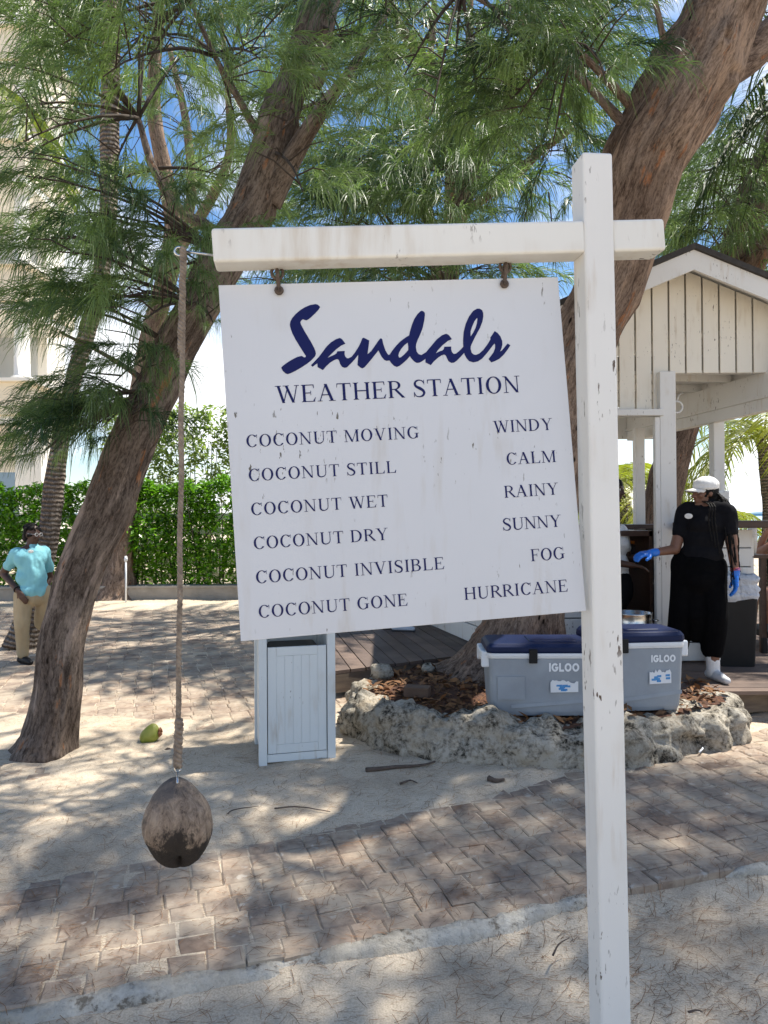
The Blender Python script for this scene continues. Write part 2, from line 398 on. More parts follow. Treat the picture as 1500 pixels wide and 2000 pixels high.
def pavers(name, spots, size):
    mb = MB()
    for (s, t, ds, dt) in spots:
        c = e0 + U * s + N2 * t
        j = rng.normal(0, .0022, (4, 2)); h = rng.normal(0.006, .0016); tl = rng.normal(0, .0015, 4)
        tone = float(np.clip(rng.normal(.5, .28), 0, 1))
        V = []
        for inset, z in ((0, -.05), (0, h - .006), (.008, h)):
            for k, (a, b) in enumerate(((-1, -1), (1, -1), (1, 1), (-1, 1))):
                p = c + U * (a * (ds / 2 - .0012 - inset) + j[k, 0]) + N2 * (b * (dt / 2 - .0012 - inset) + j[k, 1])
                V.append((p[0], p[1], z + (tl[k] if z > -.04 else 0)))
        mb.add(V, [(8, 9, 10, 11)] + [(4 * r + k, 4 * r + (k + 1) % 4, 4 * r + 4 + (k + 1) % 4, 4 * r + 4 + k) for r in (0, 1) for k in range(4)], tone)
    return tag(mb.obj(name, M['paver'], tone=True), kind='structure')
sp = []
for r in range(23):
    s = -2.2 + rng.normal(0, .012) + .03 * math.sin(r * .8)
    while s < 7:
        ds = .136; t = .054 + r * .117
        sp.append((s + ds / 2, t, ds, .117)); s += ds
pavers('paved_path', sp, .15)
sp = []
for r in range(0, 78):
    s = -12.0 + rng.normal(0, .012)
    while s < 5:
        ds = .152; t = 2.2 + r * .14
        c = e0 + U * (s + ds / 2) + N2 * t
        m, _ = band_mask(c[0], c[1])
        if m > -.05 and c[1] > 4.8 and c[0] > -7.5: sp.append((s + ds / 2, t, ds, .14))
        s += ds
pavers('rear_paved_path', sp, .17)
# broken mortar edging along the front of the path
ss = np.linspace(-2, 6.5, 420); rows = []
for k, (dt, dz) in enumerate(((.02, -.03), (.006, .000), (-.03, -.002), (-.050, -.012), (-.07, -.075))):
    q = np.stack([ss * 3.1, np.full_like(ss, k * .35), 0 * ss], -1)
    w = np.clip(.38 + 1.5 * fbm(q * .55 + 4.2, 4), .04, 1.2)
    p = e0 + U * ss[:, None] + N2 * (np.where(dt < 0, dt * w, dt) + .012 * fbm(q * 3, 3))[:, None]
    rows.append(np.column_stack([p, dz - (1 - np.clip(w, 0, 1)) * .05 * (dt < 0) + .012 * fbm(q * 2.2 + 9, 4)]))
V = np.stack(rows, 1).reshape(-1, 3); n = len(ss); i5 = (np.arange(n - 1)[:, None] * 5 + np.arange(4)[None]).ravel()
tag(link('kerb_strip', mesh_quads('kerb_strip', V, np.stack([i5, i5 + 5, i5 + 6, i5 + 1], -1)), M['mortar'], smooth=True), kind='structure')
mb = MB(); mb.add([(-60, 36, -.55), (3000, 36, -.55), (3000, 3900, -.55), (-2000, 3900, -.55)], [(0, 1, 2, 3)])
tag(mb.obj('sea', M['sea']), kind='structure')
xs = np.linspace(-800, 2200, 160); V = []
for x in xs:
    h = 6 + 8 * (fbm(np.array([[x * .006, 3.1, 0]]), 4)[0] + .5); V += [(x, 1500, -1), (x, 1500, max(3, h)), (x, 1650, -1)]
i3 = np.arange(len(xs) - 1) * 3
tag(link('hills', mesh_quads('hills', V, np.concatenate([np.stack([i3, i3 + 3, i3 + 4, i3 + 1], -1), np.stack([i3 + 1, i3 + 4, i3 + 5, i3 + 2], -1)])), M['hills']), kind='structure')

# needle litter
def litter(name, n, xr, yr, L, w, mat, clump=0.0, label=None):
    x = rng.uniform(*xr, n); y = yr[0] + (yr[1] - yr[0]) * rng.random(n) ** 1.3
    if clump: 
        keep = fbm(np.stack([x * .9, y * .9, 0 * x + 5], -1), 3) + rng.normal(0, .25, n) > clump; x, y = x[keep], y[keep]
    n = len(x); a = rng.normal(.45, .75, n); l = rng.uniform(*L, n); k = 4
    t = np.linspace(0, 1, k); cv = rng.normal(0, .8, n)
    ang = a[:, None] + .55 * cv[:, None] * t
    px = x[:, None] + np.cumsum(np.cos(ang), 1) * l[:, None] / k; py = y[:, None] + np.cumsum(np.sin(ang), 1) * l[:, None] / k
    pz = np.maximum(gz(px, py), np.where(band_mask(px, py)[0] > .1, .006, -1)) + .004 + rng.uniform(0, .004, n)[:, None]
    p = np.stack([px, py, pz], -1); d = p[:, -1] - p[:, 0]
    s = np.stack([-d[:, 1], d[:, 0], 0 * d[:, 0]], -1); s /= np.linalg.norm(s, axis=1)[:, None] + 1e-9
    ww = rng.uniform(*w, n)[:, None] * np.array([1, 1, .8, .4])
    V = np.stack([p - s[:, None] * ww[..., None] / 2, p + s[:, None] * ww[..., None] / 2], 2).reshape(-1, 3)
    b = (np.arange(n) * 2 * k)[:, None] + (np.arange(k - 1) * 2)[None]
    Q = np.stack([b, b + 1, b + 3, b + 2], -1).reshape(-1, 4)
    return V, Q, np.repeat(rng.random(n), 2 * k)
L1 = litter('a', 16000, (-3.2, 4), (1.9, 6.5), (.03, .12), (.0012, .0024), None, .0)
L2 = litter('b', 1100, (-2.6, 4), (1.9, 5.5), (.10, .26), (.0011, .0022), None, -.2)
L3 = litter('c', 15000, (-2.4, 3.2), (1.75, 3.1), (.008, .04), (.0010, .0022), None, .05)
Vs, Qs, Ts, o = [], [], [], 0
for V, Q, T in (L1, L2, L3): Vs.append(V); Qs.append(Q + o); Ts.append(T); o += len(V)
tag(link('fallen_needles', mesh_quads('fallen_needles', np.concatenate(Vs), np.concatenate(Qs), np.concatenate(Ts)), M['needle']), 'brown fallen casuarina needles strewn over the sand and paving', 'leaf litter', kind='stuff')

# ------------------------------------------------------------------ lettering
TK, TN, SF, OV = .152, .054, .036, .085
def rect(x0, y0, x1, y1): return [(x0, y0), (x1, y0), (x1, y1), (x0, y1)]
def diag(xa, ya, xb, yb, w): return [(xa, ya), (xa + w, ya), (xb + w, yb), (xb, yb)]
def ser(x0, x1, y, up):                                        # bracketed serif around a stem x0..x1
    s = 1 if up else -1
    return [(x0 - OV, y), (x1 + OV, y), (x1 + OV, y + s * SF * .7), (x1 + .02, y + s * SF * 1.3), (x1, y + s * SF * 2.6), (x0, y + s * SF * 2.6), (x0 - .02, y + s * SF * 1.3), (x0 - OV, y + s * SF * .7)]
def stem(x, y0=0, y1=1, b=True, t=True, w=TK):
    r = [rect(x, y0, x + w, y1)]
    if b: r.append(ser(x, x + w, y0, True))
    if t: r.append(ser(x, x + w, y1, False))
    return r
def arc(cx, cy, rx, ry, a0, a1, tx, ty, n=28):
    """strip quads of an elliptical stroke; thickness tx at the sides and ty at top and bottom"""
    a = np.radians(np.linspace(a0, a1, n)); o = [(cx + rx * math.cos(t), cy + ry * math.sin(t)) for t in a]
    i = [(cx + (rx - tx) * math.cos(t), cy + (ry - ty) * math.sin(t)) for t in a]
    return [[o[k], o[k + 1], i[k + 1], i[k]] for k in range(n - 1)]
def pstroke(pts, ws):
    p = catmull(pts, 7); w = np.interp(np.linspace(0, 1, len(p)), np.linspace(0, 1, len(ws)), ws); d = np.gradient(p, axis=0); d /= np.linalg.norm(d, axis=1)[:, None]
    nn = np.stack([-d[:, 1], d[:, 0]], 1); a, b = p + nn * w[:, None] / 2, p - nn * w[:, None] / 2
    return [[tuple(a[k]), tuple(a[k + 1]), tuple(b[k + 1]), tuple(b[k])] for k in range(len(p) - 1)]
def glyphs():
    g = {}
    g['I'] = (.50, stem(.18))
    g['H'] = (1.09, stem(.14) + stem(.81) + [rect(.27, .48, .82, .48 + TN * 1.2)])
    g['L'] = (.92, stem(.14) + [rect(.26, 0, .82, SF * 1.3), [(.80, 0), (.86, .25), (.83, .25), (.70, .03)]])
    g['T'] = (.92, stem(.39, t=False) + [rect(.06, 1 - SF * 1.5, .86, 1), [(.06, 1), (.10, .97), (.075, .76), (.045, .76)], [(.86, 1), (.82, .97), (.845, .76), (.875, .76)]])
    E = stem(.14) + [rect(.26, 0, .82, SF * 1.3), rect(.26, 1 - SF * 1.4, .78, 1), rect(.26, .49, .60, .49 + TN), rect(.58, .38, .61, .64),
                     [(.78, 0), (.87, .25), (.84, .25), (.70, .03)], [(.78, 1), (.80, .78), (.77, .78), (.72, .97)]]
    g['E'] = (.92, E)
    g['F'] = (.84, stem(.14) + [rect(.26, 1 - SF * 1.4, .76, 1), rect(.26, .48, .58, .48 + TN), rect(.56, .36, .59, .63), [(.76, 1), (.79, .77), (.76, .77), (.70, .97)]])
    g['A'] = (1.09, [diag(.13, 0, .50, 1, TN), diag(.79, 0, .43, 1, TK * 1.1), rect(.26, .34, .76, .34 + TN), rect(.02, 0, .30, SF), rect(.68, 0, 1.06, SF)])
    g['V'] = (1.09, [diag(.50, 0, .14, 1, TK * 1.1), diag(.53, 0, .87, 1, TN), rect(.02, 1 - SF, .40, 1), rect(.74, 1 - SF, 1.05, 1)])
    g['W'] = (1.43, [diag(.40, 0, .13, 1, TK), diag(.45, 0, .70, .86, TN), diag(.96, 0, .58, 1, TK), diag(1.01, 0, 1.24, 1, TN), rect(.02, 1 - SF, .37, 1), rect(.47, 1 - SF, .82, 1), rect(1.12, 1 - SF, 1.40, 1)])
    g['Y'] = (1.09, stem(.48, 0, .48, t=False) + [diag(.48, .44, .13, 1, TK * 1.15), diag(.56, .44, .87, 1, TN), rect(.02, 1 - SF, .39, 1), rect(.73, 1 - SF, 1.05, 1)])
    g['N'] = (1.09, [rect(.17, 0, .17 + TN, 1), rect(.86, 0, .86 + TN, 1), diag(.80, 0, .08, 1, TK * 1.05), rect(.03, 0, .33, SF), rect(.74, 1 - SF, 1.06, 1), rect(.01, 1 - SF, .16, 1)])
    g['M'] = (1.34, [rect(.16, 0, .16 + TN, 1), diag(.62, 0, .14, 1, TK), diag(.65, 0, 1.06, 1, TN)] + stem(1.04, w=TK) + [rect(.03, 0, .32, SF), rect(.03, 1 - SF, .22, 1)])
    g['O'] = (1.09, arc(.545, .5, .47, .52, 0, 360, TK * 1.15, TN, 44))
    g['C'] = (1.0, arc(.53, .5, .46, .52, 42, 322, TK * 1.15, TN, 36) + [[(.86, .86), (.93, 1.0), (.90, 1.0), (.87, .96), (.83, .90)], rect(.895, .70, .925, 1.0)])
    g['G'] = (1.09, arc(.54, .5, .47, .52, 42, 318, TK * 1.15, TN, 36) + [rect(.78, .06, .78 + TK, .42), rect(.66, .42, 1.04, .42 + SF), [(.78, .06), (.91, .10), (.91, .15), (.78, .13)], rect(.895, .70, .925, 1.0)])
    g['D'] = (1.09, stem(.14) + arc(.42, .5, .56, .5, -90, 90, TK * 1.15, TN) + [rect(.26, 0, .43, TN), rect(.26, 1 - TN, .43, 1)])
    g['B'] = (1.0, stem(.14) + arc(.48, .75, .32, .25, -90, 90, TK, TN) + arc(.50, .26, .38, .265, -90, 90, TK * 1.1, TN) + [rect(.26, 0, .51, TN), rect(.26, 1 - TN, .49, 1), rect(.26, .485, .51, .485 + TN)])
    g['R'] = (1.0, stem(.14) + arc(.44, .74, .36, .26, -90, 90, TK, TN) + [rect(.26, 1 - TN, .45, 1), rect(.26, .48, .45, .48 + TN), diag(.86, 0, .40, .50, TK * 1.15), rect(.82, 0, 1.03, SF)])
    g['U'] = (1.09, [rect(.17, .34, .17 + TK, 1), rect(.86, .34, .86 + TN, 1)] + arc(.537, .35, .367, .37, 180, 360, TK, TN * 1.4) + [rect(.03, 1 - SF, .44, 1), rect(.74, 1 - SF, 1.06, 1)])
    # make the right arm of the U thin by trimming with a narrower arc: the stroke narrows on its way up
    g['U'] = (1.09, [rect(.17, .34, .17 + TK, 1), rect(.86, .34, .86 + TN, 1), ser(.17, .17 + TK, 1, False), rect(.75, 1 - SF, 1.03, 1)] + pstroke([(.237, .36), (.26, .18), (.36, .06), (.52, .015), (.70, .06), (.84, .18), (.8825, .36)], [TK, TK * .95, TK * .7, TN * 1.5, TN * 1.3, TN, TN]))
    g['S'] = (.84, pstroke([(.70, .80), (.62, .93), (.43, .99), (.24, .92), (.17, .76), (.26, .61), (.45, .50), (.62, .38), (.69, .23), (.60, .07), (.40, .01), (.20, .07), (.11, .24)],
                           [TN, TN, TN * 1.2, TK * .7, TK * .9, TK, TK * 1.15, TK * 1.05, TK * .95, TK * .75, TN * 1.2, TN, TN]) + [rect(.695, .72, .725, 1.0), rect(.085, .0, .115, .30)])
    return g
GL = glyphs()
def text_polys(txt, track=0.0):
    x = 0; out = []
    for ch in txt:
        if ch == ' ': x += .45 + track; continue
        w, ps = GL[ch]; out += [[(px + x, py) for px, py in p] for p in ps]; x += w + track
    return out, x - track
def flat_text(name, polys, O, ux, uy, nrm, mat, parent, base=.0006):
    """vinyl letters laid on a surface, each stroke a hair above the one before it"""
    mb = MB(); k = 0
    for p in polys:
        k += 1
        off = base + (k % 23) * .00003
        V = [O + ux * a + uy * b + nrm * off for a, b in p]
        c = np.cross(V[1] - V[0], V[2] - V[0]); idx = list(range(len(V)))
        mb.add(V, [tuple(idx if np.dot(c, nrm) > 0 else idx[::-1])])
    return mb.obj(name, mat, parent)

# ------------------------------------------------------------------ sign post, board, rope, coconut
so_ = np.array([.05931, 1.88533, 1.77220])
SR = np.array((Matrix.Rotation(.12792, 3, 'Z') @ Matrix.Rotation(-.04651, 3, 'X') @ Matrix.Rotation(-.06072, 3, 'Y')))
su, sn, sv = SR[:, 0], SR[:, 1], SR[:, 2]
n0 = np.array([-sn[0] * 0 - .1276, .9918, 0.0]); u0 = np.array([.9918, .1276, 0.0])
pa, pb = onplane(1155, 312, so_, n0), onplane(1191, 1990, so_, n0)
pax = (pa - pb) / np.linalg.norm(pa - pb)
pbot = pb + pax * ((-.25 - pb[2]) / pax[2])
px_ = u0 - pax * np.dot(u0, pax); px_ /= np.linalg.norm(px_); pyy = np.cross(pax, px_)
PR = np.stack([px_, pyy, pax], 1)
PW = .0835
post = thing('sign_post', (pbot[0], pbot[1], 0), 'tall square white wooden post with a crossbeam arm carrying the hanging notice board', 'sign post')
Lp = np.linalg.norm(pa - pbot)
mb = MB(); mb.box((pa + pbot) / 2, (PW, PW, Lp), PR)
o = mb.obj('post', M['post'], post, bevel=.007, seg=3)
fl, fr = onplane(414, 477, so_ - n0 * .043, n0), onplane(1301, 456, so_ - n0 * .043, n0)
bl, br = fl + n0 * .043, fr + n0 * .043
bd = (br - bl) / np.linalg.norm(br - bl)
bz = np.cross(bd, n0) * 1.0; bz /= np.linalg.norm(bz); by = np.cross(bz, bd); BR = np.stack([bd, by, bz], 1)
mb = MB()
pm_l = bl + bd * (np.dot(pa - bl, bd) - np.dot(pa - bl, bz) * np.dot(pax, bd) / np.dot(pax, bz))      # where beam crosses the post axis
mb.box((bl + pm_l - bd * (PW / 2 - .003)) / 2, (np.linalg.norm(pm_l - bl) - PW / 2 + .003, .079, .086), BR)
mb.box((br + pm_l + bd * (PW / 2 - .003)) / 2, (np.linalg.norm(br - pm_l) - PW / 2 + .003, .079, .086), BR)
mb.obj('crossbeam', M['beam'], post, bevel=.008, seg=3)
mb = MB()                                                             # footing, irregular concrete
V = []; nf = 26
for r, z in ((.34, -.12), (.31, -.035), (.26, -.012), (.15, .004), (.02, .008)):
    for k in range(nf):
        a = k / nf * 2 * math.pi; rr = r * (1 + .16 * fbm(np.array([[math.cos(a) * 1.5, math.sin(a) * 1.5, 2]]), 3)[0])
        V.append((pbot[0] - .03 + rr * math.cos(a), pbot[1] + .17 + rr * .8 * math.sin(a), z - .03))
mb.add(V, [(i * nf + j, i * nf + (j + 1) % nf, (i + 1) * nf + (j + 1) % nf, (i + 1) * nf + j) for i in range(4) for j in range(nf)] + [tuple(range(4 * nf, 5 * nf))])
mb.obj('concrete_footing', M['mortar'], post, smooth=True)

def ring(mb, c, ax1, ax2, R, r, n=24, sq=1.0):
    p = [c + ax1 * R * math.cos(t) + ax2 * R * sq * math.sin(t) for t in np.linspace(0, 2 * math.pi, n + 1)]
    mb.tube(p, r, 8)
board = thing('notice_board', so_ - sv * .457, 'square white hanging board with navy lettering about a coconut weather station', 'sign board')
mb = MB(); mb.box(so_ + sn * .006, (.914, .012, .914), SR)
mb.obj('panel', M['panel'], board, bevel=.0012)
def sp2(px, py): return onplane(px, py, so_, sn)
for i, (ex, ey, lx, ly) in enumerate(((541, 524, 545, 569), (986, 512, 984, 556))):
    top = onplane(ex, ey, so_ + sn * .006, sn); bot = sp2(lx, ly)
    mb = MB(); ring(mb, top - sv * .012, su, sv, .0145, .0042, sq=1.15); mb.tube([top + sv * .002, top + sv * .035], .005, 8)
    mb.obj('eye_bolt', M['iron'], post, smooth=True)
    mb = MB(); c0 = top - sv * .014; b0 = bot - sn * .006; b1 = bot + sn * .017; 
    arcp = [c0 + sn * .013 * math.cos(t) + sv * .008 * math.sin(t) for t in np.linspace(math.pi, 0, 9)]
    mb.tube([b0] + arcp + [b1], .0052, 8)
    mb.tube([bot - sn * .011, bot + sn * .024], .0068, 10)
    mb.lathe([(.0115, -.004), (.0125, 0), (.009, .004)], bot - sn * .007, 12, np.stack([su, sv, -sn], 1))
    mb.obj('shackle', M['iron'], board, smooth=True)
lines = [('WEATHER STATION', 538, 788, 1017.4, 764.4, 33), ('COCONUT MOVING', 480.4, 873.8, 819.8, 855.5, 23.5), ('COCONUT STILL', 485, 940.3, 775.5, 923.3, 23.5),
         ('COCONUT WET', 489.7, 1006.7, 758.9, 988.9, 23.6), ('COCONUT DRY', 494.7, 1073.1, 759.6, 1054.4, 23.8), ('COCONUT INVISIBLE', 499.2, 1139.9, 869, 1110.3, 24),
         ('COCONUT GONE', 504.4, 1207.2, 797.7, 1182.9, 24), ('WINDY', 963.5, 845.6, 1080.6, 840.9, 23), ('CALM', 988.7, 908.1, 1087.4, 903.5, 23), ('RAINY', 984.5, 972.6, 1092, 966.5, 23.2),
         ('SUNNY', 981.3, 1036.6, 1097.4, 1029.3, 23.4), ('FOG', 1036.5, 1096.5, 1104.6, 1092.9, 23.4), ('HURRICANE', 906.4, 1172, 1110.5, 1156.3, 23.6)]
for txt, x0, y0, x1, y1, cap in lines:
    a, b = sp2(x0, y0), sp2(x1, y1); c = sp2((x0 + x1) / 2, (y0 + y1) / 2 - cap); mid = (a + b) / 2
    ux = (b - a); L = np.linalg.norm(ux); ux /= L; ux = su * np.sign(np.dot(ux, su)) if abs(np.dot(ux, su)) > .9995 else ux; uy = np.cross(-sn, ux); uy = uy if np.dot(uy, sv) > 0 else -uy
    ch = np.linalg.norm(c - mid); _, w = text_polys(txt, 0); tr = (L / ch - w) / (len(txt) - 1)
    sx = 1.0
    if abs(tr) > .09: sx = (L / ch - math.copysign(.06, tr) * (len(txt) - 1)) / w; tr = math.copysign(.06, tr)
    xo = 0
    for word in txt.split(' '):
        polys, w2 = text_polys(word, tr / sx)
        flat_text('lettering', [[((p + xo) * ch * sx, q * ch) for p, q in pl] for pl in polys], a, ux, uy, -sn, M['navy'], board); xo += w2 + .45 + 2 * tr / sx
# brush-script heading, drawn as outlines in the plane of the board
z1 = lambda pts: [(540 + x / 9.375, 580 + y / 9.375) for x, y in pts]
z2 = lambda pts: [(680 + x / 9.375, 590 + y / 9.375) for x, y in pts]
z3 = lambda pts: [(800 + x / 7.5, 590 + y / 7.5) for x, y in pts]
sS = z1([(800,185),(770,235),(700,310),(620,385),(580,415),(550,430),(515,422),(485,410),(455,430),(438,465),(445,500),(500,605),(560,705),(640,840),(690,935),(715,1000),(722,1045),(705,1090),(640,1160),(560,1225),(460,1290),(340,1360),(250,1402),(205,1415),(170,1405),(120,1360),(90,1310),(90,1290),(120,1260),(200,1200),(300,1140),(380,1100),(460,1080),(480,1090),(505,1108),(530,1105),(540,1085),(520,1055),(440,930),(360,800),(290,665),(262,590),(248,535),(246,500),(255,450),(290,385),(350,315),(430,245),(520,190),(620,148),(720,132),(760,145)])
rest = z1([(1262,857),(1180,895),(1100,955),(1020,1030),(960,1090),(940,1115),(985,1092),(1060,1060),(1100,1030),(1115,995),(1250,990),(1245,1040),(1258,1090),(1285,1120)]) + \
    z2([(0,1032),(60,1005),(120,930),(190,820),(230,740),(255,670),(272,655),(300,660),(385,705),(380,760),(360,910),(355,955),(420,900),(480,815),(560,700),(590,665),(612,668),(625,690),(640,760),(680,880),(715,945),(742,972),(765,955),(800,900),(870,810),(950,725),(1050,650),(1115,612),(1130,540),(1165,420),(1210,310),(1270,220),(1320,172),(1345,160),(1380,172),(1403,200),(1405,230),(1395,330),(1365,470),(1320,590),(1270,700),(1245,770),(1240,830),(1255,910),(1290,955)]) + \
    z3([(172,776),(240,735),(290,675),(340,615),(400,545),(470,490),(515,470),(540,465),(575,485),(620,545),(560,570),(480,635),(410,710),(385,750),(440,722),(480,710),(500,690),(508,655),(608,652),(608,690),(620,735),(645,760),(680,755),(740,705),(785,655),(782,560),(790,440),(820,320),(870,210),(930,130),(985,98),(1025,97),(1060,118),(1078,160),(1080,210),(1065,290),(1030,380),(970,490),(920,590),(895,650),(893,690),(910,745),(940,770),(970,775),(1020,755),(1080,700),(1140,620),(1185,545),(1178,525),(1210,480),(1245,425),(1290,455),(1330,505),(1355,570),(1358,620),(1345,680),(1325,725),(1350,710),(1400,650),(1435,608),(1475,635),(1440,690),(1380,770),(1310,835),(1250,865),(1195,885),(1155,835),(1190,790),(1230,735),(1250,680),(1252,630),(1243,608),(1215,640),(1140,740),(1060,830),(1000,870),(930,885),(870,865),(830,820),(805,770),(798,745),(750,800),(690,860),(650,888),(610,892),(570,870),(548,825),(530,785),(505,770),(470,780),(410,820),(350,875),(310,925),(232,885),(232,832),(180,870),(140,890),(100,892),(60,865),(20,820)]) + \
    z2([(1130,990),(1080,1050),(1010,1115),(940,1170),(890,1190),(840,1170),(790,1120),(755,1070),(700,1078),(660,1060),(610,1000),(575,930),(553,885),(520,930),(440,1030),(370,1115),(300,1195),(265,1215),(230,1205),(170,1155),(185,965),(120,1050),(50,1125)]) + \
    z1([(1290,1290),(1245,1300),(1200,1280),(1165,1230),(1150,1180),(1135,1150),(1110,1140),(1060,1155),(980,1205),(910,1270),(850,1340),(752,1285),(750,1218),(705,1245),(660,1280),(630,1250),(690,1190),(780,1095),(850,1000),(920,905),(1000,830),(1090,775),(1160,750),(1200,775)])
hd = z2([(1090,745),(1030,790),(965,865),(930,930),(918,985),(935,1018),(965,1012),(1010,975),(1060,925),(1098,880),(1100,820)])
hl = z3([(988,232),(950,280),(915,360),(893,430),(893,505),(930,450),(965,380),(985,310),(992,250)])
def script(name, outline, holes=()):
    loops = [[sp2(*q) - sn * .0008 for q in l] for l in [outline, *holes]]
    tri = geometry.tessellate_polygon([[Vector((np.dot(q - so_, su), np.dot(q - so_, sv), 0)) for q in l] for l in loops])
    mb = MB(); V = [q for l in loops for q in l]
    Fs = []
    for t in tri:
        c = np.cross(V[t[1]] - V[t[0]], V[t[2]] - V[t[0]]); Fs.append(tuple(t) if np.dot(c, -sn) > 0 else tuple(t[::-1]))
    return mb.add(V, Fs).obj(name, M['navy'], board)
script('script_heading', sS); script('script_heading', rest, [hd, hl])

# rope on its hook, and the hanging coconut
hk0 = bl + bz * (-.016); hk1 = onplane(350, 491, so_ - n0 * .02, n0); 
mb = MB(); mb.tube([hk0 + bd * .02, hk1 + bd * .012], .0032, 8); ring(mb, hk1, bd, bz, .0105, .0032)
mb.obj('screw_eye', M['steel'], post, smooth=True)
Yr = hk1[1]
r0, r1 = hk1 + np.array([.010, 0, .002]), P(348, 1500, Yr)
def twisted(mb, a, b, R, r, turns, n=220, strands=3, amp=.002):
    t = np.linspace(0, 1, n); c = a + (b - a) * t[:, None]
    c = c + amp * np.stack([fbm(np.stack([t * 9, 0 * t, 0 * t], 1), 3), fbm(np.stack([t * 9, 0 * t + 5, 0 * t], 1), 3), 0 * t], 1)
    for k in range(strands):
        ph = t * turns * 2 * math.pi + k * 2 * math.pi / strands
        mb.tube(c + np.stack([R * np.cos(ph), R * np.sin(ph), 0 * ph], 1), r * (1 + .1 * fbm(np.stack([t * 60, 0 * t + k, 0 * t], 1), 2)), 7)
rope = MB()
twisted(rope, r0, r1, .0033, .0043, 38)
twisted(rope, r0 + np.array([.002, -.004, .006]), P(353, 690, Yr) , .0042, .0046, 9, 120)
twisted(rope, P(350, 1405, Yr), P(347, 1498, Yr), .0058, .0056, 3.4, 60)
for k in range(60):
    t = rng.random(); c = r0 + (r1 - r0) * (t if k % 2 else .93 + .07 * t); d = rng.normal(0, 1, 3) * np.array([1, 1, .8]); d /= np.linalg.norm(d)
    rope.tube([c + d * .006, c + d * (.014 + .012 * rng.random()) - np.array([0, 0, .004])], .0005, 4)
tag(rope.obj('rope', M['rope'], smooth=True), 'long frayed brown rope hanging from the end of the white crossbeam', 'rope')
def coconut_mesh(c, rx, rz, lean=0, lobes=.045, seed=0, n=72, m=56):
    V = []
    for i in range(m + 1):
        t = math.pi * i / m
        for j in range(n):
            a = 2 * math.pi * j / n
            z = math.cos(t); r = math.sin(t) * (1 - .17 * z - .06 * z * z)
            r *= 1 + lobes * math.cos(3 * a + .9) * (1 - .3 * z)
            q = np.array([[r * math.cos(a) * 2.2 + seed, r * math.sin(a) * 2.2, z * .6]])
            r *= 1 + .06 * fbm(q, 3)[0] + .012 * fbm(q * np.array([[6, 6, 1.2]]), 3)[0]
            zz = z - .20 * max(0, -z - .55) * (.6 + math.cos(3 * a + .9)) * 2
            V.append((r * math.cos(a) * rx + lean * z * rz, r * math.sin(a) * rx, zz * rz))
    return np.array(V) + c, [(i * n + j, (i + 1) * n + j, (i + 1) * n + (j + 1) % n, i * n + (j + 1) % n) for i in range(m) for j in range(n)]
cc = P(347, 1595, Yr)
def husk():
    m, nt, b = newmat('dry_coconut_husk'); b.inputs['Roughness'].default_value = .75; b.inputs['Specular IOR Level'].default_value = .3
    v = coords(nt, (1, 1, .42)); n = noise(nt, v, 48, 10, .78, .5); w = noise(nt, coords(nt), 14, 5, .65)
    c = ramp(nt, n, [(.36, (.06, .043, .032)), (.45, (.20, .148, .108)), (.62, (.36, .275, .20))])
    c = mix(nt, ramp(nt, w, [(.55, (0, 0, 0)), (.66, (.85, .85, .85))]), c, (.045, .038, .034))
    t = nnode(nt, 'ShaderNodeTexCoord'); sx = nnode(nt, 'ShaderNodeSeparateXYZ'); nt.links.new(t.outputs['Generated'], sx.inputs[0])
    h = mix(nt, .55, sx.outputs[2], noise(nt, coords(nt, (1, 1, .7)), 13, 10, .78))
    c = mix(nt, ramp(nt, h, [(.455, (.96, .96, .96)), (.50, (0, 0, 0))]), c, (.022, .017, .014))
    c = mix(nt, ramp(nt, h, [(.635, (0, 0, 0)), (.70, (.75, .75, .75))]), c, (.085, .075, .07))
    nt.links.new(c, b.inputs['Base Color']); bump(nt, b, n, .7, .008); return m
V, Fs = coconut_mesh(cc, .080, .097, -.06, .07, 2.0, 120, 90)
coc = thing('hanging_coconut', cc - np.array([0, 0, .1]), 'dry brown coconut hanging from the rope with a blackened underside', 'coconut')
MB().add(V, Fs).obj('husk', husk(), coc, smooth=True)
mb = MB(); hp = P(347, 1502, Yr); ring(mb, hp, np.array([1., 0, 0]), np.array([0, 0, 1.]), .007, .0025, 16)
mb.tube([hp - np.array([0, 0, .006]), P(346.5, 1530, Yr - .045)], .0026, 8)
mb.obj('screw_eye', M['steel'], coc, smooth=True)

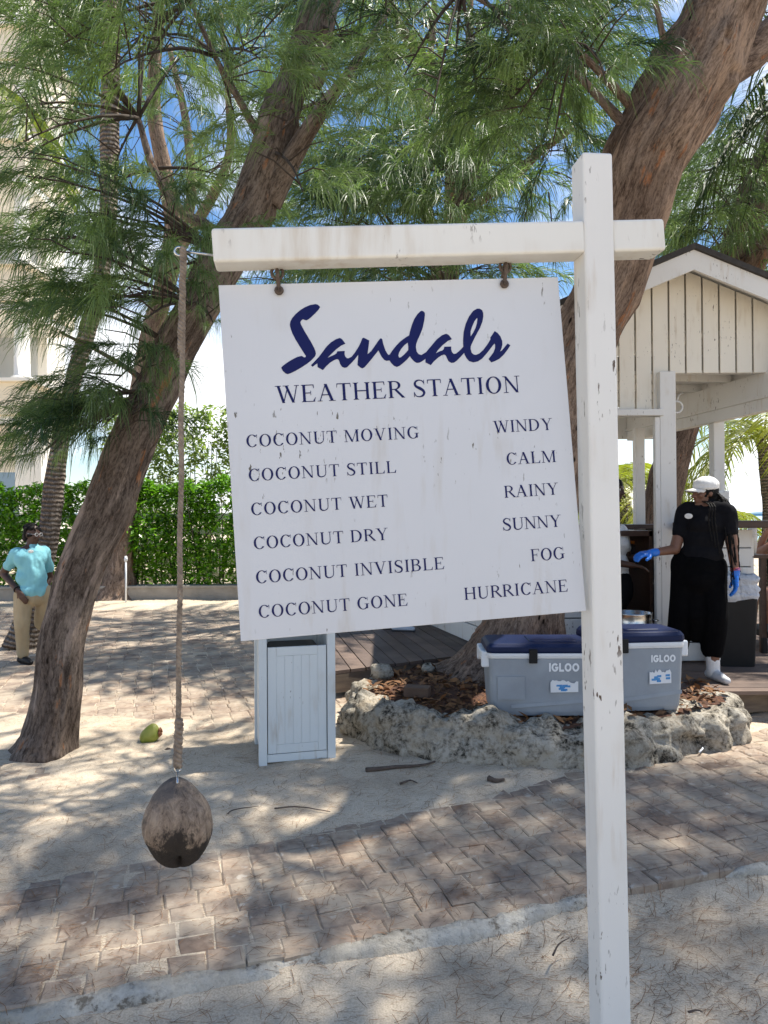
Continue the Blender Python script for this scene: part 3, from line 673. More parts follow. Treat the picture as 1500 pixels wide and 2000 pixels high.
# ------------------------------------------------------------------ trees
def trunk_geo(wp, seg=10, n=44, lump=.10, flare=0, fine=.035, seed=0):
    """wp: (px, py, depth, half width in px) -> world tube with furrowed bark and a 'bark' coordinate"""
    C = np.array([P(a, b, d) for a, b, d, _ in wp]); R = np.array([h * d / F for _, _, d, h in wp])
    c = catmull(C, seg); r = catmull(np.column_stack([R, R, R]), seg)[:, 0]
    return tube_bark(c, r, n, lump, flare, fine, seed)
def tube_bark(c, r, n=44, lump=.10, flare=0, fine=.035, seed=0):
    V, Fs, X = sweep(c, r, n, caps=True)
    N = len(c); l = np.concatenate([[0], np.cumsum(np.linalg.norm(np.diff(c, axis=0), axis=1))])
    a = np.tile(np.arange(n) * 2 * np.pi / n, N); ll = np.repeat(l, n); rr = np.repeat(r, n)
    cc_ = np.repeat(c, n, 0); d = (V - cc_) / rr[:, None]
    q = np.stack([np.cos(a) * rr * 5 + seed, np.sin(a) * rr * 5, ll * 1.5], 1)
    q2 = np.stack([np.cos(a) * rr * 26 + seed, np.sin(a) * rr * 26, ll * 4.5], 1)
    k = 1 + lump * fbm(q, 3) + fine * fbm(q2, 3)
    if flare: k *= 1 + flare * np.exp(-ll / .22) * (1 + .8 * np.cos(5 * a + 1.3) * .5)
    kr = np.random.default_rng(int(seed * 7 + N))
    for _ in range(int(5 + l[-1] * 3) if n > 24 else 2):
        i0 = kr.integers(len(V)); dd = np.linalg.norm(V - V[i0], axis=1); w = rr[i0] * kr.uniform(.22, .45); k += kr.uniform(.08, .20) * np.exp(-(dd / w) ** 2) - .16 * np.exp(-(dd / (w * .35)) ** 2)
    V = cc_ + d * (rr * k)[:, None]
    return V, Fs, np.stack([np.cos(a) * rr * 1.5 + seed, np.sin(a) * rr * 1.5, ll], 1)
def bark_obj(name, geos, mat, parent):
    Vs, Fs, Bs, o = [], [], [], 0
    for V, f, b in geos:
        Vs.append(V); Fs += [tuple(i + o for i in q) for q in f]; Bs.append(b); o += len(V)
    me = bpy.data.meshes.new(name); me.from_pydata(np.concatenate(Vs).tolist(), [], Fs); me.update()
    at = me.attributes.new('bark', 'FLOAT_VECTOR', 'POINT'); at.data.foreach_set('vector', np.concatenate(Bs).astype(np.float32).ravel())
    return link(name, me, mat, parent, smooth=True)

def tuft_template(nn, L, w, k=4):
    t0 = rng.random(nn) ** .8; az = rng.uniform(0, 2 * np.pi, nn)
    tw = .40 * L / .24
    p0 = np.stack([t0 * tw, 0 * t0, -.10 * t0 ** 2 * tw / .4], 1)
    sp = rng.uniform(.10, .55, nn) * rng.choice([1, 1, 1.6], nn)
    d = np.stack([np.full(nn, .75), np.cos(az) * sp, np.sin(az) * sp + .18], 1); d /= np.linalg.norm(d, axis=1)[:, None]
    l = L * rng.uniform(.7, 1.15, nn); t = np.linspace(0, 1, k)
    g = rng.uniform(.4, 1.1, nn); l *= .92
    p = p0[:, None] + d[:, None] * (l[:, None] * t)[..., None]
    p[..., :2] -= (d[:, None, :2] * (l[:, None] * .32 * t ** 2)[..., None]) * np.minimum(g, 1.3)[:, None, None]; p[..., 2] -= (g * l)[:, None] * t ** 1.8
    p += rng.normal(0, .004, p.shape) * t[None, :, None]
    ww = w * rng.uniform(.8, 1.2, nn)[:, None] * np.array([1, 1, .8, .3])[:k][None] if k == 4 else w * np.ones((nn, 1)) * np.array([1, .9, .35])[None]
    return ribbons(p, ww)
def crown(name, tufts, parent, mat, nn=58, L=.24, w=.003, k=4, ntemp=10):
    """tufts: (n,6) x y z yaw scale tone"""
    T = [tuft_template(nn, L, w, k) for _ in range(ntemp)]; tf = np.asarray(tufts); Vs, Qs, Ts, o = [], [], [], 0
    for q in range(ntemp):
        s = tf[q::ntemp]
        if not len(s): continue
        V, Q = T[q]; c, sn_ = np.cos(s[:, 3]), np.sin(s[:, 3]); n = len(s)
        x = V[None, :, 0] * c[:, None] - V[None, :, 1] * sn_[:, None]; y = V[None, :, 0] * sn_[:, None] + V[None, :, 1] * c[:, None]
        z = np.broadcast_to(V[None, :, 2], x.shape)
        A = np.stack([x, y, z], -1) * s[:, 4][:, None, None] + s[:, None, :3]
        Vs.append(A.reshape(-1, 3)); Qs.append((Q[None] + (np.arange(n) * len(V))[:, None, None] + o).reshape(-1, 4))
        Ts.append(np.repeat(np.clip(s[:, 5], 0, 1), len(V)) + np.tile(rng.normal(0, .09, len(V)), n)); o += n * len(V)
    return link(name, mesh_quads(name, np.concatenate(Vs), np.concatenate(Qs), np.clip(np.concatenate(Ts), 0, 1)), mat, parent)
def spray(a, b, br, tf, n=6, scale=1.0, r=.010, tone=.45, spread=.45, droop=.12):
    """a limb from a to b with side twigs; every twig end carries a tuft"""
    a, b = np.asarray(a, float), np.asarray(b, float); d = b - a; L = np.linalg.norm(d)
    t = np.linspace(0, 1, 7)[:, None]
    c = a + d * t + np.array([0, 0, 1]) * (droop * L * (4 * t * (1 - t)) * .6)
    c += np.stack([fbm(np.column_stack([t[:, 0] * 3 + a[0] * 5, t[:, 0] * 0 + k * 7 + a[1], t[:, 0] * 0]), 2) for k in range(3)], 1) * .05 * L * t * (1.2 - t)
    br.tube(c, r * np.linspace(1, .25, 7), 5)
    yaw0 = math.atan2(d[1], d[0]); tb = tone + rng.normal(0, .16)
    for k in range(n):
        s = 1 - (k / n) ** 1.15 * .75; f = s * 6; i = min(5, int(f)); p = c[i] + (c[i + 1] - c[i]) * (f - i)
        yaw = yaw0 + (rng.normal(0, .35) if k == 0 else rng.choice([-1, 1]) * rng.uniform(.35, 1.3))
        off = np.array([math.cos(yaw), math.sin(yaw), rng.uniform(-.15, .4)]) * rng.uniform(.02, spread) * scale * (k > 0)
        if k > 0: br.tube(np.array([p, p + off * .6 + [0, 0, .03], p + off]), np.array([.4, .3, .2]) * r, 4)
        tf.append((*(p + off), yaw, scale * rng.uniform(.8, 1.2), tb + rng.normal(0, .08)))
class Tree:
    def __init__(s, label, loc, group='casuarina trees'): s.root = thing('casuarina_tree', loc, label, 'tree', group); s.br = MB(); s.tf = []
    def done(s, mat, **k):
        if s.br.v: s.br.obj('branches', M['fine_twig'], s.root, smooth=True)
        crown('crown', s.tf, s.root, mat, **k)
def rnd_poly(poly, n):
    poly = np.array(poly, float); lo, hi = poly.min(0), poly.max(0); out = []
    while len(out) < n:
        q = lo + (hi - lo) * rng.random(2); ins = False; j = len(poly) - 1
        for i in range(len(poly)):
            if (poly[i, 1] > q[1]) != (poly[j, 1] > q[1]) and q[0] < (poly[j, 0] - poly[i, 0]) * (q[1] - poly[i, 1]) / (poly[j, 1] - poly[i, 1]) + poly[i, 0]: ins = not ins
            j = i
        if ins: out.append(q)
    return out
def fill(tree, poly, n, dr, src, length=(.6, 1.3), tufts=6, scale=1.0, tone=.45, r=.010, link_p=.35, keep=()):
    """limbs ending inside a region; part of them start on the trunk points in src, the others continue from thin boughs"""
    src = np.asarray(src)
    for q in rnd_poly(poly, n):
        b = P(q[0], q[1], rng.uniform(*dr))
        if keep and rng.random() < .85 and any(abs(q[0] - np.interp(-q[1], [-w[1] for w in wq], [w[0] for w in wq])) < 75 and q[1] < lim and b[1] < 5.6 for wq, lim in keep): continue
        s = src[np.argmin(np.linalg.norm(src - b - np.array([0, 0, .3]), axis=1))]
        d = b - s; L = np.linalg.norm(d)
        a = s if L < 1.6 or rng.random() < link_p * .4 else b - d / L * rng.uniform(*length) + rng.normal(0, .12, 3)
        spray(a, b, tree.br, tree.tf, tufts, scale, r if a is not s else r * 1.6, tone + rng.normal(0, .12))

# big leaning tree on the left
lt = Tree('large grey-brown casuarina leaning right behind the hanging rope', G(90, 1465))
wpL = [(84, 1500, 4.92, 62), (97, 1440, 4.92, 50), (112, 1350, 4.92, 48), (122, 1250, 4.92, 48), (160, 1110, 4.92, 47), (208, 1000, 4.93, 52), (224, 950, 4.94, 50), (258, 860, 4.95, 47), (302, 770, 4.97, 45), (341, 680, 5, 45), (388, 600, 5.02, 44), (435, 505, 5.05, 46), (482, 430, 5.08, 46), (530, 300, 5.12, 42), (545, 230, 5.15, 40), (575, 150, 5.2, 34), (612, 50, 5.25, 35), (634, -40, 5.3, 35), (690, -300, 5.4, 28), (750, -700, 5.6, 16)]
wpL = [(a, b, d, h * .93) for a, b, d, h in wpL]
geos = [trunk_geo(wpL, 18, 84, .10, .35, .055, 1.0)]
geos.append(trunk_geo([(520, 390, 5.1, 30), (560, 325, 5.05, 22), (600, 258, 5.0, 18), (640, 200, 5.0, 14), (690, 130, 5.0, 9), (760, 20, 5.1, 5)], 6, 20, .1, 0, .05, 2))
geos.append(trunk_geo([(598, 130, 5.2, 10), (622, 165, 5.1, 9), (640, 100, 5.1, 6), (655, 20, 5.1, 5), (690, -120, 5.2, 3)], 6, 12, .1, 0, .05, 3))
geos.append(trunk_geo([(505, 265, 5.1, 9), (470, 200, 5.0, 7), (420, 110, 4.9, 5), (372, 0, 4.8, 4), (330, -120, 4.8, 3)], 6, 10, .1, 0, .05, 4))
geos.append(trunk_geo([(440, 480, 5.1, 14), (400, 440, 5.3, 13), (352, 410, 5.5, 10), (300, 330, 5.6, 8), (270, 230, 5.7, 5)], 6, 12, .1, 0, .05, 5))
geos.append(trunk_geo([(300, 770, 5.0, 8), (270, 735, 5.0, 6), (200, 690, 5.0, 4), (120, 650, 5.0, 3)], 6, 10, .1, 0, .05, 6))
bark_obj('trunk', geos, M['bark'], lt.root)
# knot scar
srcL = np.array([P(a, b, d) for a, b, d, _ in wpL[8:]] + [P(270, 230, 5.6), P(300, 330, 5.6), P(420, 110, 4.9), P(372, 0, 4.8), P(690, 130, 5), P(640, 200, 5)])
KEEP = [(wpL, 470)]
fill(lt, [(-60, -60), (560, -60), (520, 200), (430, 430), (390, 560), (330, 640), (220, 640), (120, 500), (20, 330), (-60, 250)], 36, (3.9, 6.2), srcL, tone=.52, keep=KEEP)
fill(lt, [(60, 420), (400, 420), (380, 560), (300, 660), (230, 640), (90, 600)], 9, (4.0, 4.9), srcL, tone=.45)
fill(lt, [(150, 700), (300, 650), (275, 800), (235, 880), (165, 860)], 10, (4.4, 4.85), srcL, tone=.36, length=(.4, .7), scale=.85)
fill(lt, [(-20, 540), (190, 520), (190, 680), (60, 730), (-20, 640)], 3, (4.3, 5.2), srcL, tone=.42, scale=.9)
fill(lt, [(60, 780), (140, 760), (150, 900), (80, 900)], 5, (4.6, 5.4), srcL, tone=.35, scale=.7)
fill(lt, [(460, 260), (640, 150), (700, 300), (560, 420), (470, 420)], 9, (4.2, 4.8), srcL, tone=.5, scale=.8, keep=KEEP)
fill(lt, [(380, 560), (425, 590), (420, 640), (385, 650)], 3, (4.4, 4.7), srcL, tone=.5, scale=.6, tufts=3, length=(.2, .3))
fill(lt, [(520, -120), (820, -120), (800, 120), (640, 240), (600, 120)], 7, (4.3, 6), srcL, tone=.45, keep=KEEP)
lt.done(M['casu_near'], nn=68, L=.235, w=.0046)

# huge reddish tree on the right, rooted in the stone planter
rt = Tree('huge reddish-brown casuarina rising from the stone planter behind the post', (1.15, 6.15, .25))
wpR = [(1005, 1330, 6.15, 112), (1012, 1280, 6.15, 92), (1022, 1230, 6.12, 78), (1040, 1130, 6.1, 66), (1062, 1000, 6.05, 62), (1085, 860, 6.0, 62), (1118, 730, 5.9, 62), (1150, 640, 5.8, 63), (1182, 570, 5.7, 66), (1222, 440, 5.55, 73), (1262, 310, 5.4, 78), (1322, 200, 5.25, 80), (1374, 100, 5.15, 74), (1418, 0, 5.05, 68), (1470, -140, 4.9, 62), (1530, -330, 4.8, 52), (1590, -650, 4.7, 36)]
geos = [trunk_geo(wpR, 18, 96, .12, .30, .055, 7)]
geos.append(trunk_geo([(1400, 150, 5.2, 30), (1440, 125, 5.3, 34), (1490, 85, 5.4, 36), (1550, 20, 5.5, 34), (1620, -120, 5.6, 26)], 7, 36, .1, 0, .05, 8))
geos.append(trunk_geo([(1240, 215, 5.3, 9), (1180, 150, 5.1, 8), (1120, 95, 5.0, 6), (1010, 40, 4.9, 4), (900, -20, 4.8, 3)], 6, 10, .1, 0, .05, 9))
geos.append(trunk_geo([(1225, 250, 5.3, 10), (1170, 190, 5.4, 8), (1100, 120, 5.5, 6), (1000, 60, 5.6, 4)], 6, 10, .1, 0, .05, 10))
geos.append(trunk_geo([(1300, 130, 5.2, 7), (1292, 60, 5.1, 6), (1275, -20, 5.1, 5)], 6, 10, .1, 0, .05, 11))
bark_obj('trunk', geos, M['bark_red'], rt.root)
srcR = np.array([P(a, b, d) for a, b, d, _ in wpR[10:]] + [P(1120, 95, 5), P(900, -20, 4.8), P(1100, 120, 5.5), P(1000, 60, 5.6), P(760, -150, 5)])
fill(rt, [(640, -80), (1290, -80), (1270, 80), (1200, 180), (1120, 250), (900, 200), (700, 160)], 26, (3.9, 6.4), srcR, tone=.42, link_p=.2, keep=[(wpR, 500)])
fill(rt, [(790, 100), (1180, 100), (1190, 330), (1080, 330), (950, 260), (820, 230)], 11, (4.2, 5.6), srcR, tone=.44, link_p=.2)
rt.done(M['casu_near'], nn=68, L=.235, w=.0046)

# tree in the middle distance, behind the board
mt = Tree('slim casuarina far behind the notice board with a forked trunk', P(830, 1197, 12.0) * [1, 1, 0])
wpM = [(830, 1200, 12, 30), (838, 1000, 12, 26), (850, 760, 12, 24), (868, 560, 12, 24), (890, 420, 12, 24), (930, 320, 12, 23), (962, 250, 12, 21), (990, 200, 12, 19), (1025, 100, 12, 15), (1060, -60, 12, 12), (1090, -300, 12, 7)]
geos = [trunk_geo(wpM, 7, 26, .1, .2, .04, 12), trunk_geo([(880, 440, 12, 14), (884, 330, 11.8, 13), (898, 240, 11.6, 11), (915, 120, 11.5, 9), (920, -80, 11.5, 5)], 6, 16, .1, 0, .05, 13),
        trunk_geo([(905, 380, 12, 8), (870, 170, 11.2, 10), (815, 100, 11, 11), (770, 30, 11, 9), (740, -90, 11, 6)], 6, 14, .1, 0, .05, 14),
        trunk_geo([(860, 560, 12, 14), (838, 420, 12.3, 9), (830, 240, 12.5, 8), (845, 60, 12.6, 6), (850, -60, 12.6, 4)], 6, 12, .1, 0, .05, 15),
        trunk_geo([(900, 420, 12, 9), (1010, 340, 11.5, 9), (1050, 300, 11, 8), (1120, 250, 10.5, 5)], 6, 12, .1, 0, .05, 16)]
bark_obj('trunk', geos, M['bark_red'], mt.root)
srcM = np.array([P(a, b, d) for a, b, d, _ in wpM[3:]] + [P(884, 330, 11.8), P(915, 120, 11.5), P(770, 30, 11), P(830, 240, 12.5), P(845, 60, 12.6), P(1050, 300, 11)])
fill(mt, [(560, -80), (1130, -80), (1200, 430), (1060, 450), (640, 440), (560, 330)], 60, (8.5, 14), srcM, (1.0, 2.2), 7, 1.7, .46, .016, .5)
fill(mt, [(640, 300), (900, 250), (1000, 420), (860, 450), (640, 440)], 22, (8.0, 10), srcM, (1.0, 2.0), 7, 1.6, .40, .016, .5)
fill(mt, [(440, 500), (1110, 480), (1110, 560), (440, 580)], 20, (9, 13), srcM, (1.0, 2.0), 6, 1.5, .36, .016, .5)
mt.done(M['casu_far'], nn=54, L=.25, w=.0060, k=4)

# tree behind the left one
bt = Tree('casuarina with flared base beside a thin white pole far behind the left tree', P(232, 1168, 14.2) * [1, 1, 0])
wpB = [(232, 1180, 14.2, 44), (232, 1150, 14.2, 34), (236, 1090, 14.2, 25), (243, 1000, 14.2, 23), (262, 850, 14.2, 22), (300, 640, 14.2, 20), (340, 470, 14.2, 18), (320, 330, 14.2, 15), (300, 200, 14.2, 13), (310, 40, 14.2, 10), (320, -160, 14.2, 6)]
bark_obj('trunk', [trunk_geo(wpB, 7, 28, .1, .25, .05, 20), trunk_geo([(335, 480, 14.2, 13), (372, 400, 14, 10), (365, 250, 14, 8), (330, 90, 14, 5)], 6, 12, .1, 0, .05, 21),
                   trunk_geo([(330, 520, 14.2, 12), (440, 330, 13.6, 9), (445, 180, 13.4, 6), (430, 20, 13.4, 4)], 6, 12, .1, 0, .05, 22)], M['bark_red'], bt.root)
srcB = np.array([P(a, b, d) for a, b, d, _ in wpB[4:]] + [P(372, 400, 14), P(365, 250, 14), P(440, 330, 13.6), P(445, 180, 13.4)])
fill(bt, [(100, -80), (600, -80), (560, 350), (420, 560), (330, 640), (180, 560), (110, 300)], 28, (11, 16), srcB, (1.0, 2.2), 7, 1.9, .42, .016, .5)
bt.done(M['casu_far'], nn=50, L=.25, w=.0064, k=4)

# dark leaning tree behind the kiosk
dt = Tree('dark casuarina leaning right beyond the kiosk roof', P(1270, 1170, 11) * [1, 1, 0])
wpD = [(1255, 1215, 11, 46), (1275, 1100, 11, 38), (1288, 1000, 11, 34), (1312, 900, 11, 33), (1338, 800, 11, 34), (1385, 660, 11, 34), (1432, 520, 11, 33), (1462, 420, 11, 32), (1505, 310, 11, 30), (1560, 180, 11, 24), (1620, 0, 11, 16), (1660, -200, 11, 9)]
bark_obj('trunk', [trunk_geo(wpD, 7, 30, .1, .2, .05, 30), trunk_geo([(1425, 545, 11, 18), (1470, 520, 10.8, 22), (1498, 470, 10.6, 20), (1560, 420, 10.5, 16)], 6, 16, .12, 0, .05, 31)], M['bark_dark'], dt.root)
srcD = np.array([P(a, b, d) for a, b, d, _ in wpD[6:]])
fill(dt, [(1240, 330), (1420, 330), (1540, 200), (1560, 560), (1400, 540), (1300, 500), (1240, 500)], 40, (9.5, 14), srcD, (.8, 1.8), 6, 1.5, .52, .014, .5)
fill(dt, [(1330, -60), (1560, -60), (1560, 320), (1430, 330)], 9, (10.5, 14), srcD, (.8, 1.8), 6, 1.5, .45, .014, .5)
fill(dt, [(1340, 90), (1200, 480), (1260, 520), (1420, 300)], 14, (12, 15), srcD, (.8, 1.8), 6, 1.5, .5, .014, .5)
dt.done(M['casu_far'], nn=50, L=.25, w=.0060, k=4)

# unseen crown overhead, above the frame, shaped to throw the dappled shade
ot = Tree('unseen casuarina on the right, its overhead boughs shaped to dapple the path', (6.2, 3.2, 0))
c = catmull([(6.2, 3.2, -.1), (6.0, 3.3, 2), (5.6, 3.3, 4.2), (5.3, 3.2, 7.4), (5.0, 3.0, 11.4)], 8)
bark_obj('trunk', [tube_bark(c, np.linspace(.30, .12, len(c)), 36, .1, .3, .04, 40)], M['bark'], ot.root)
SHADE = []
def shade_spot(gx_, gy_, h):                       # a point in the crown that shades a ground point
    k = h / sdir.z; return np.array([gx_ + sdir.x * k, gy_ + sdir.y * k, h])
GAPS = [(60, 1590, 120, 50), (230, 1500, 170, 45), (330, 1455, 150, 28), (60, 1660, 70, 30), (430, 1590, 80, 22), (350, 1745, 70, 26), (525, 1685, 75, 20), (640, 1648, 80, 18), (700, 1690, 60, 18), (580, 1730, 60, 18),
        (450, 1785, 70, 20), (300, 1840, 95, 30), (150, 1880, 130, 34), (240, 1915, 80, 22), (40, 1850, 60, 30), (625, 1840, 70, 20), (825, 1610, 60, 18), (780, 1640, 60, 14), (825, 1765, 60, 20), (900, 1740, 40, 14), (1290, 1690, 55, 16),
        (1450, 1850, 90, 50), (1320, 1910, 100, 36), (780, 1940, 110, 26), (900, 1975, 60, 20), (1480, 1530, 40, 26), (1420, 1460, 80, 40), (700, 1860, 40, 14), (1000, 1905, 50, 20), (480, 1960, 90, 18), (620, 1590, 50, 16)]  # ground patches the overhead boughs leave open to the sun
def proj(p):
    q = (np.asarray(p) - CAM) @ RC; return 750 + F * q[0] / -q[2], 1000 - F * q[1] / -q[2]
for _ in range(1450):
    gxx, gyy = rng.uniform(-3.4, 3.6), rng.uniform(.3, 4.5)
    if gyy > 1.6:
        u_, v_ = proj((gxx, gyy, 0))
        if any(((u_ - a) / (rx * 1.25 + 12)) ** 2 + ((v_ - b_) / (ry * 1.25 + 8)) ** 2 < 1 for a, b_, rx, ry in GAPS): continue
    h = rng.uniform(9, 12.5); b = shade_spot(gxx, gyy, h)
    if b[2] < 1.6 + .80 * max(b[1], 0) + .3: b = shade_spot(gxx, gyy, 12.5)
    if b[2] < 1.6 + .78 * max(b[1], 0): continue
    d = c[-1] - b; L = np.linalg.norm(d); a = b + d / L * rng.uniform(.2, .5) + np.array([0, 0, rng.uniform(.1, .5)])
    spray(a, b, ot.br, ot.tf, 3, .85, .010, .45, .25)
for k in range(9):
    e = c[-1] + np.array([-rng.uniform(2, 7), rng.uniform(-2, 4), rng.uniform(-.5, .8)]); 
    if e[2] > 1.6 + .85 * max(e[1], 0): ot.br.tube(catmull([c[int(rng.uniform(24, 31))], (c[-1] + e) / 2 + [0, 0, .5], e], 6), np.linspace(.07, .02, 13), 8)
ot.done(M['casu_near'], nn=36, L=.24, w=.0095, k=4)

# coconut palms
def frond(mb, base, az, L, up, droop, nl=34, leafL=.62, w=.030, hang=.6, tone=.5, twist=0):
    t = np.linspace(0, 1, 16); h = np.array([math.cos(az), math.sin(az), 0.0])
    c = np.asarray(base) + h * (L * (t - .12 * t ** 2))[:, None] + np.array([0, 0, 1.0]) * (L * (up * t - droop * t ** 2))[:, None]
    mb['r'].tube(c, np.linspace(.022, .004, 16) * L / 2.2, 5, tone=tone)
    T = np.gradient(c, axis=0); T /= np.linalg.norm(T, axis=1)[:, None]; side = np.array([-h[1], h[0], 0.0])
    n = nl * 2; f = np.repeat(np.linspace(.10, .99, nl), 2) * 15; i = np.minimum(f.astype(int), 14); fr = (f - i)[:, None]
    p0 = c[i] * (1 - fr) + c[i + 1] * fr; TT = T[i]; sg = np.tile([1, -1], nl)
    s = f / 15; ll = leafL * np.sin(np.pi * (s * .86 + .10)) ** .7 * rng.uniform(.85, 1.1, n)
    d = TT * .55 + side * sg[:, None] * .8 + np.array([0, 0, .12]) + rng.normal(0, .07, (n, 3)); d /= np.linalg.norm(d, axis=1)[:, None]
    k = np.linspace(0, 1, 4); p = p0[:, None] + d[:, None] * (ll[:, None] * k)[..., None]; p[..., 2] -= (hang * ll * rng.uniform(.6, 1.2, n))[:, None] * k ** 2
    upv = np.array([0, 0, 1.0]); sd = np.cross(d, np.cross(d, upv)); sd = np.cross(d, upv) * .75 + np.cross(np.cross(d, upv), d) * .5; sd /= np.linalg.norm(sd, axis=1)[:, None]
    ww = w * np.array([.6, 1, .8, .12])
    V = np.stack([p - sd[:, None] * ww[None, :, None] / 2, p + sd[:, None] * ww[None, :, None] / 2], 2).reshape(-1, 3)
    b = (np.arange(n) * 8)[:, None] + (np.arange(3) * 2)[None]
    for q in np.stack([b, b + 1, b + 3, b + 2], -1).reshape(-1, 4).tolist(): mb['q'].append(q)
    mb['v'] = V; mb['t'] = np.clip(np.repeat(rng.normal(tone, .12, n), 8), 0, 1)
def add_frond(root, mat, *a, **k):
    d = {'r': MB(), 'q': []}; frond(d, *a, **k)
    r = d['r']; n0_ = len(r.v)
    me = bpy.data.meshes.new('frond')
    me.from_pydata(r.v + d['v'].tolist(), [], r.f + [tuple(i + n0_ for i in q) for q in d['q']]); me.update()
    at = me.attributes.new('tone', 'FLOAT', 'POINT'); at.data.foreach_set('value', np.concatenate([np.full(n0_, k.get('tone', .5) + .2), d['t']]).astype(np.float32))
    return link('frond', me, mat, root)
def palm(label, c, r, mat, fronds, L=2.6, tone=.6, group='coconut palms', leafL=.62, w=.034, seed=0):
    root = thing('coconut_palm', (c[0][0], c[0][1], 0), label, 'palm tree', group)
    cc2 = catmull(c, 12); rr = np.interp(np.linspace(0, 1, len(cc2)), np.linspace(0, 1, len(r)), r)
    bark_obj('trunk', [tube_bark(cc2, rr, 26, .04, .25, .03, seed)], M['palmbark'], root)
    top = cc2[-1]
    for k in range(fronds):
        az = k * 2.399 + seed; v = (k % 5) / 5
        add_frond(root, mat, top + np.array([0, 0, -.05 * k / fronds]), az, L * rng.uniform(.85, 1.1), .75 - .75 * v + rng.normal(0, .08), .75 + .25 * v, tone=tone + rng.normal(0, .12), leafL=leafL, w=w)
    return root
lp = [P(46, 1262, 8.96), P(75, 1140, 8.96), P(97, 1030, 8.96), P(105, 950, 8.96), P(119, 860, 8.96), P(144, 740, 8.96), P(170, 650, 8.96), P(190, 580, 8.96), P(205, 480, 8.96), P(212, 400, 8.96), P(214, 250, 8.96), P(217, 100, 8.96), P(218, -60, 8.96), P(224, -330, 8.96)]
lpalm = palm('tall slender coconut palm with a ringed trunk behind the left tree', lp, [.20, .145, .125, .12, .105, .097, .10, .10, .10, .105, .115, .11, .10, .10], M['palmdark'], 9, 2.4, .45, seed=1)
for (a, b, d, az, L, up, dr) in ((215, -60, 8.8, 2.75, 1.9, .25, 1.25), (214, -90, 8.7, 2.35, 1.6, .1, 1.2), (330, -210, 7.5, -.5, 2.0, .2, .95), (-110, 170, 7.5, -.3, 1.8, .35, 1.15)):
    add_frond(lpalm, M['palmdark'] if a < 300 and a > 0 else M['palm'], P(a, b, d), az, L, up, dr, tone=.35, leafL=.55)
rp = [(1.90, 13.0), (3.9, 13.5), (5.3, 11.0), (8.3, 15.5)]
palm('coconut palm seen through the kiosk doorway with a slim ringed trunk', [(5.35 - .45, 14.6, -.2), (4.85, 14.6, .9), (4.82, 14.6, 1.7), (4.75, 14.6, 2.3)], [.2, .15, .14, .13], M['palm'], 15, 2.3, .72, seed=2)
palm('low coconut palm with yellow-green fronds right of the cap', [(6.15, 15.0, -.2), (6.2, 15, .6), (6.3, 15, 1.5)], [.2, .15, .14], M['palm'], 14, 2.1, .66, seed=4)
palm('coconut palm with brown ringed trunk at the right edge of the view', [P(1506, 1070, 13) * [1, 1, 0], P(1507, 1000, 13), P(1500, 930, 13), P(1492, 850, 13)], [.2, .15, .14, .12], M['palm'], 17, 2.5, .62, seed=6)
palm('small distant coconut palm between the bar posts', [(7.5, 22, -.3), (7.4, 22, 1.4), (7.5, 22, 2.6)], [.2, .15, .12], M['palm'], 13, 2.5, .75, seed=8)
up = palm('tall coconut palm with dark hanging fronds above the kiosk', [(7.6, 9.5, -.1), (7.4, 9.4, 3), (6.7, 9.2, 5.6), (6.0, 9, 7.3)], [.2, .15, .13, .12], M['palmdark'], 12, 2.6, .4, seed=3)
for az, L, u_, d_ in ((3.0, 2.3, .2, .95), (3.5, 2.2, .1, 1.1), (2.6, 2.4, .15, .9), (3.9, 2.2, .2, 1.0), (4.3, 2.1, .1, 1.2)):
    add_frond(up, M['palmdark'], np.array([6.0, 9, 7.2]), az, L, u_, d_, tone=.35, nl=44, leafL=.7)

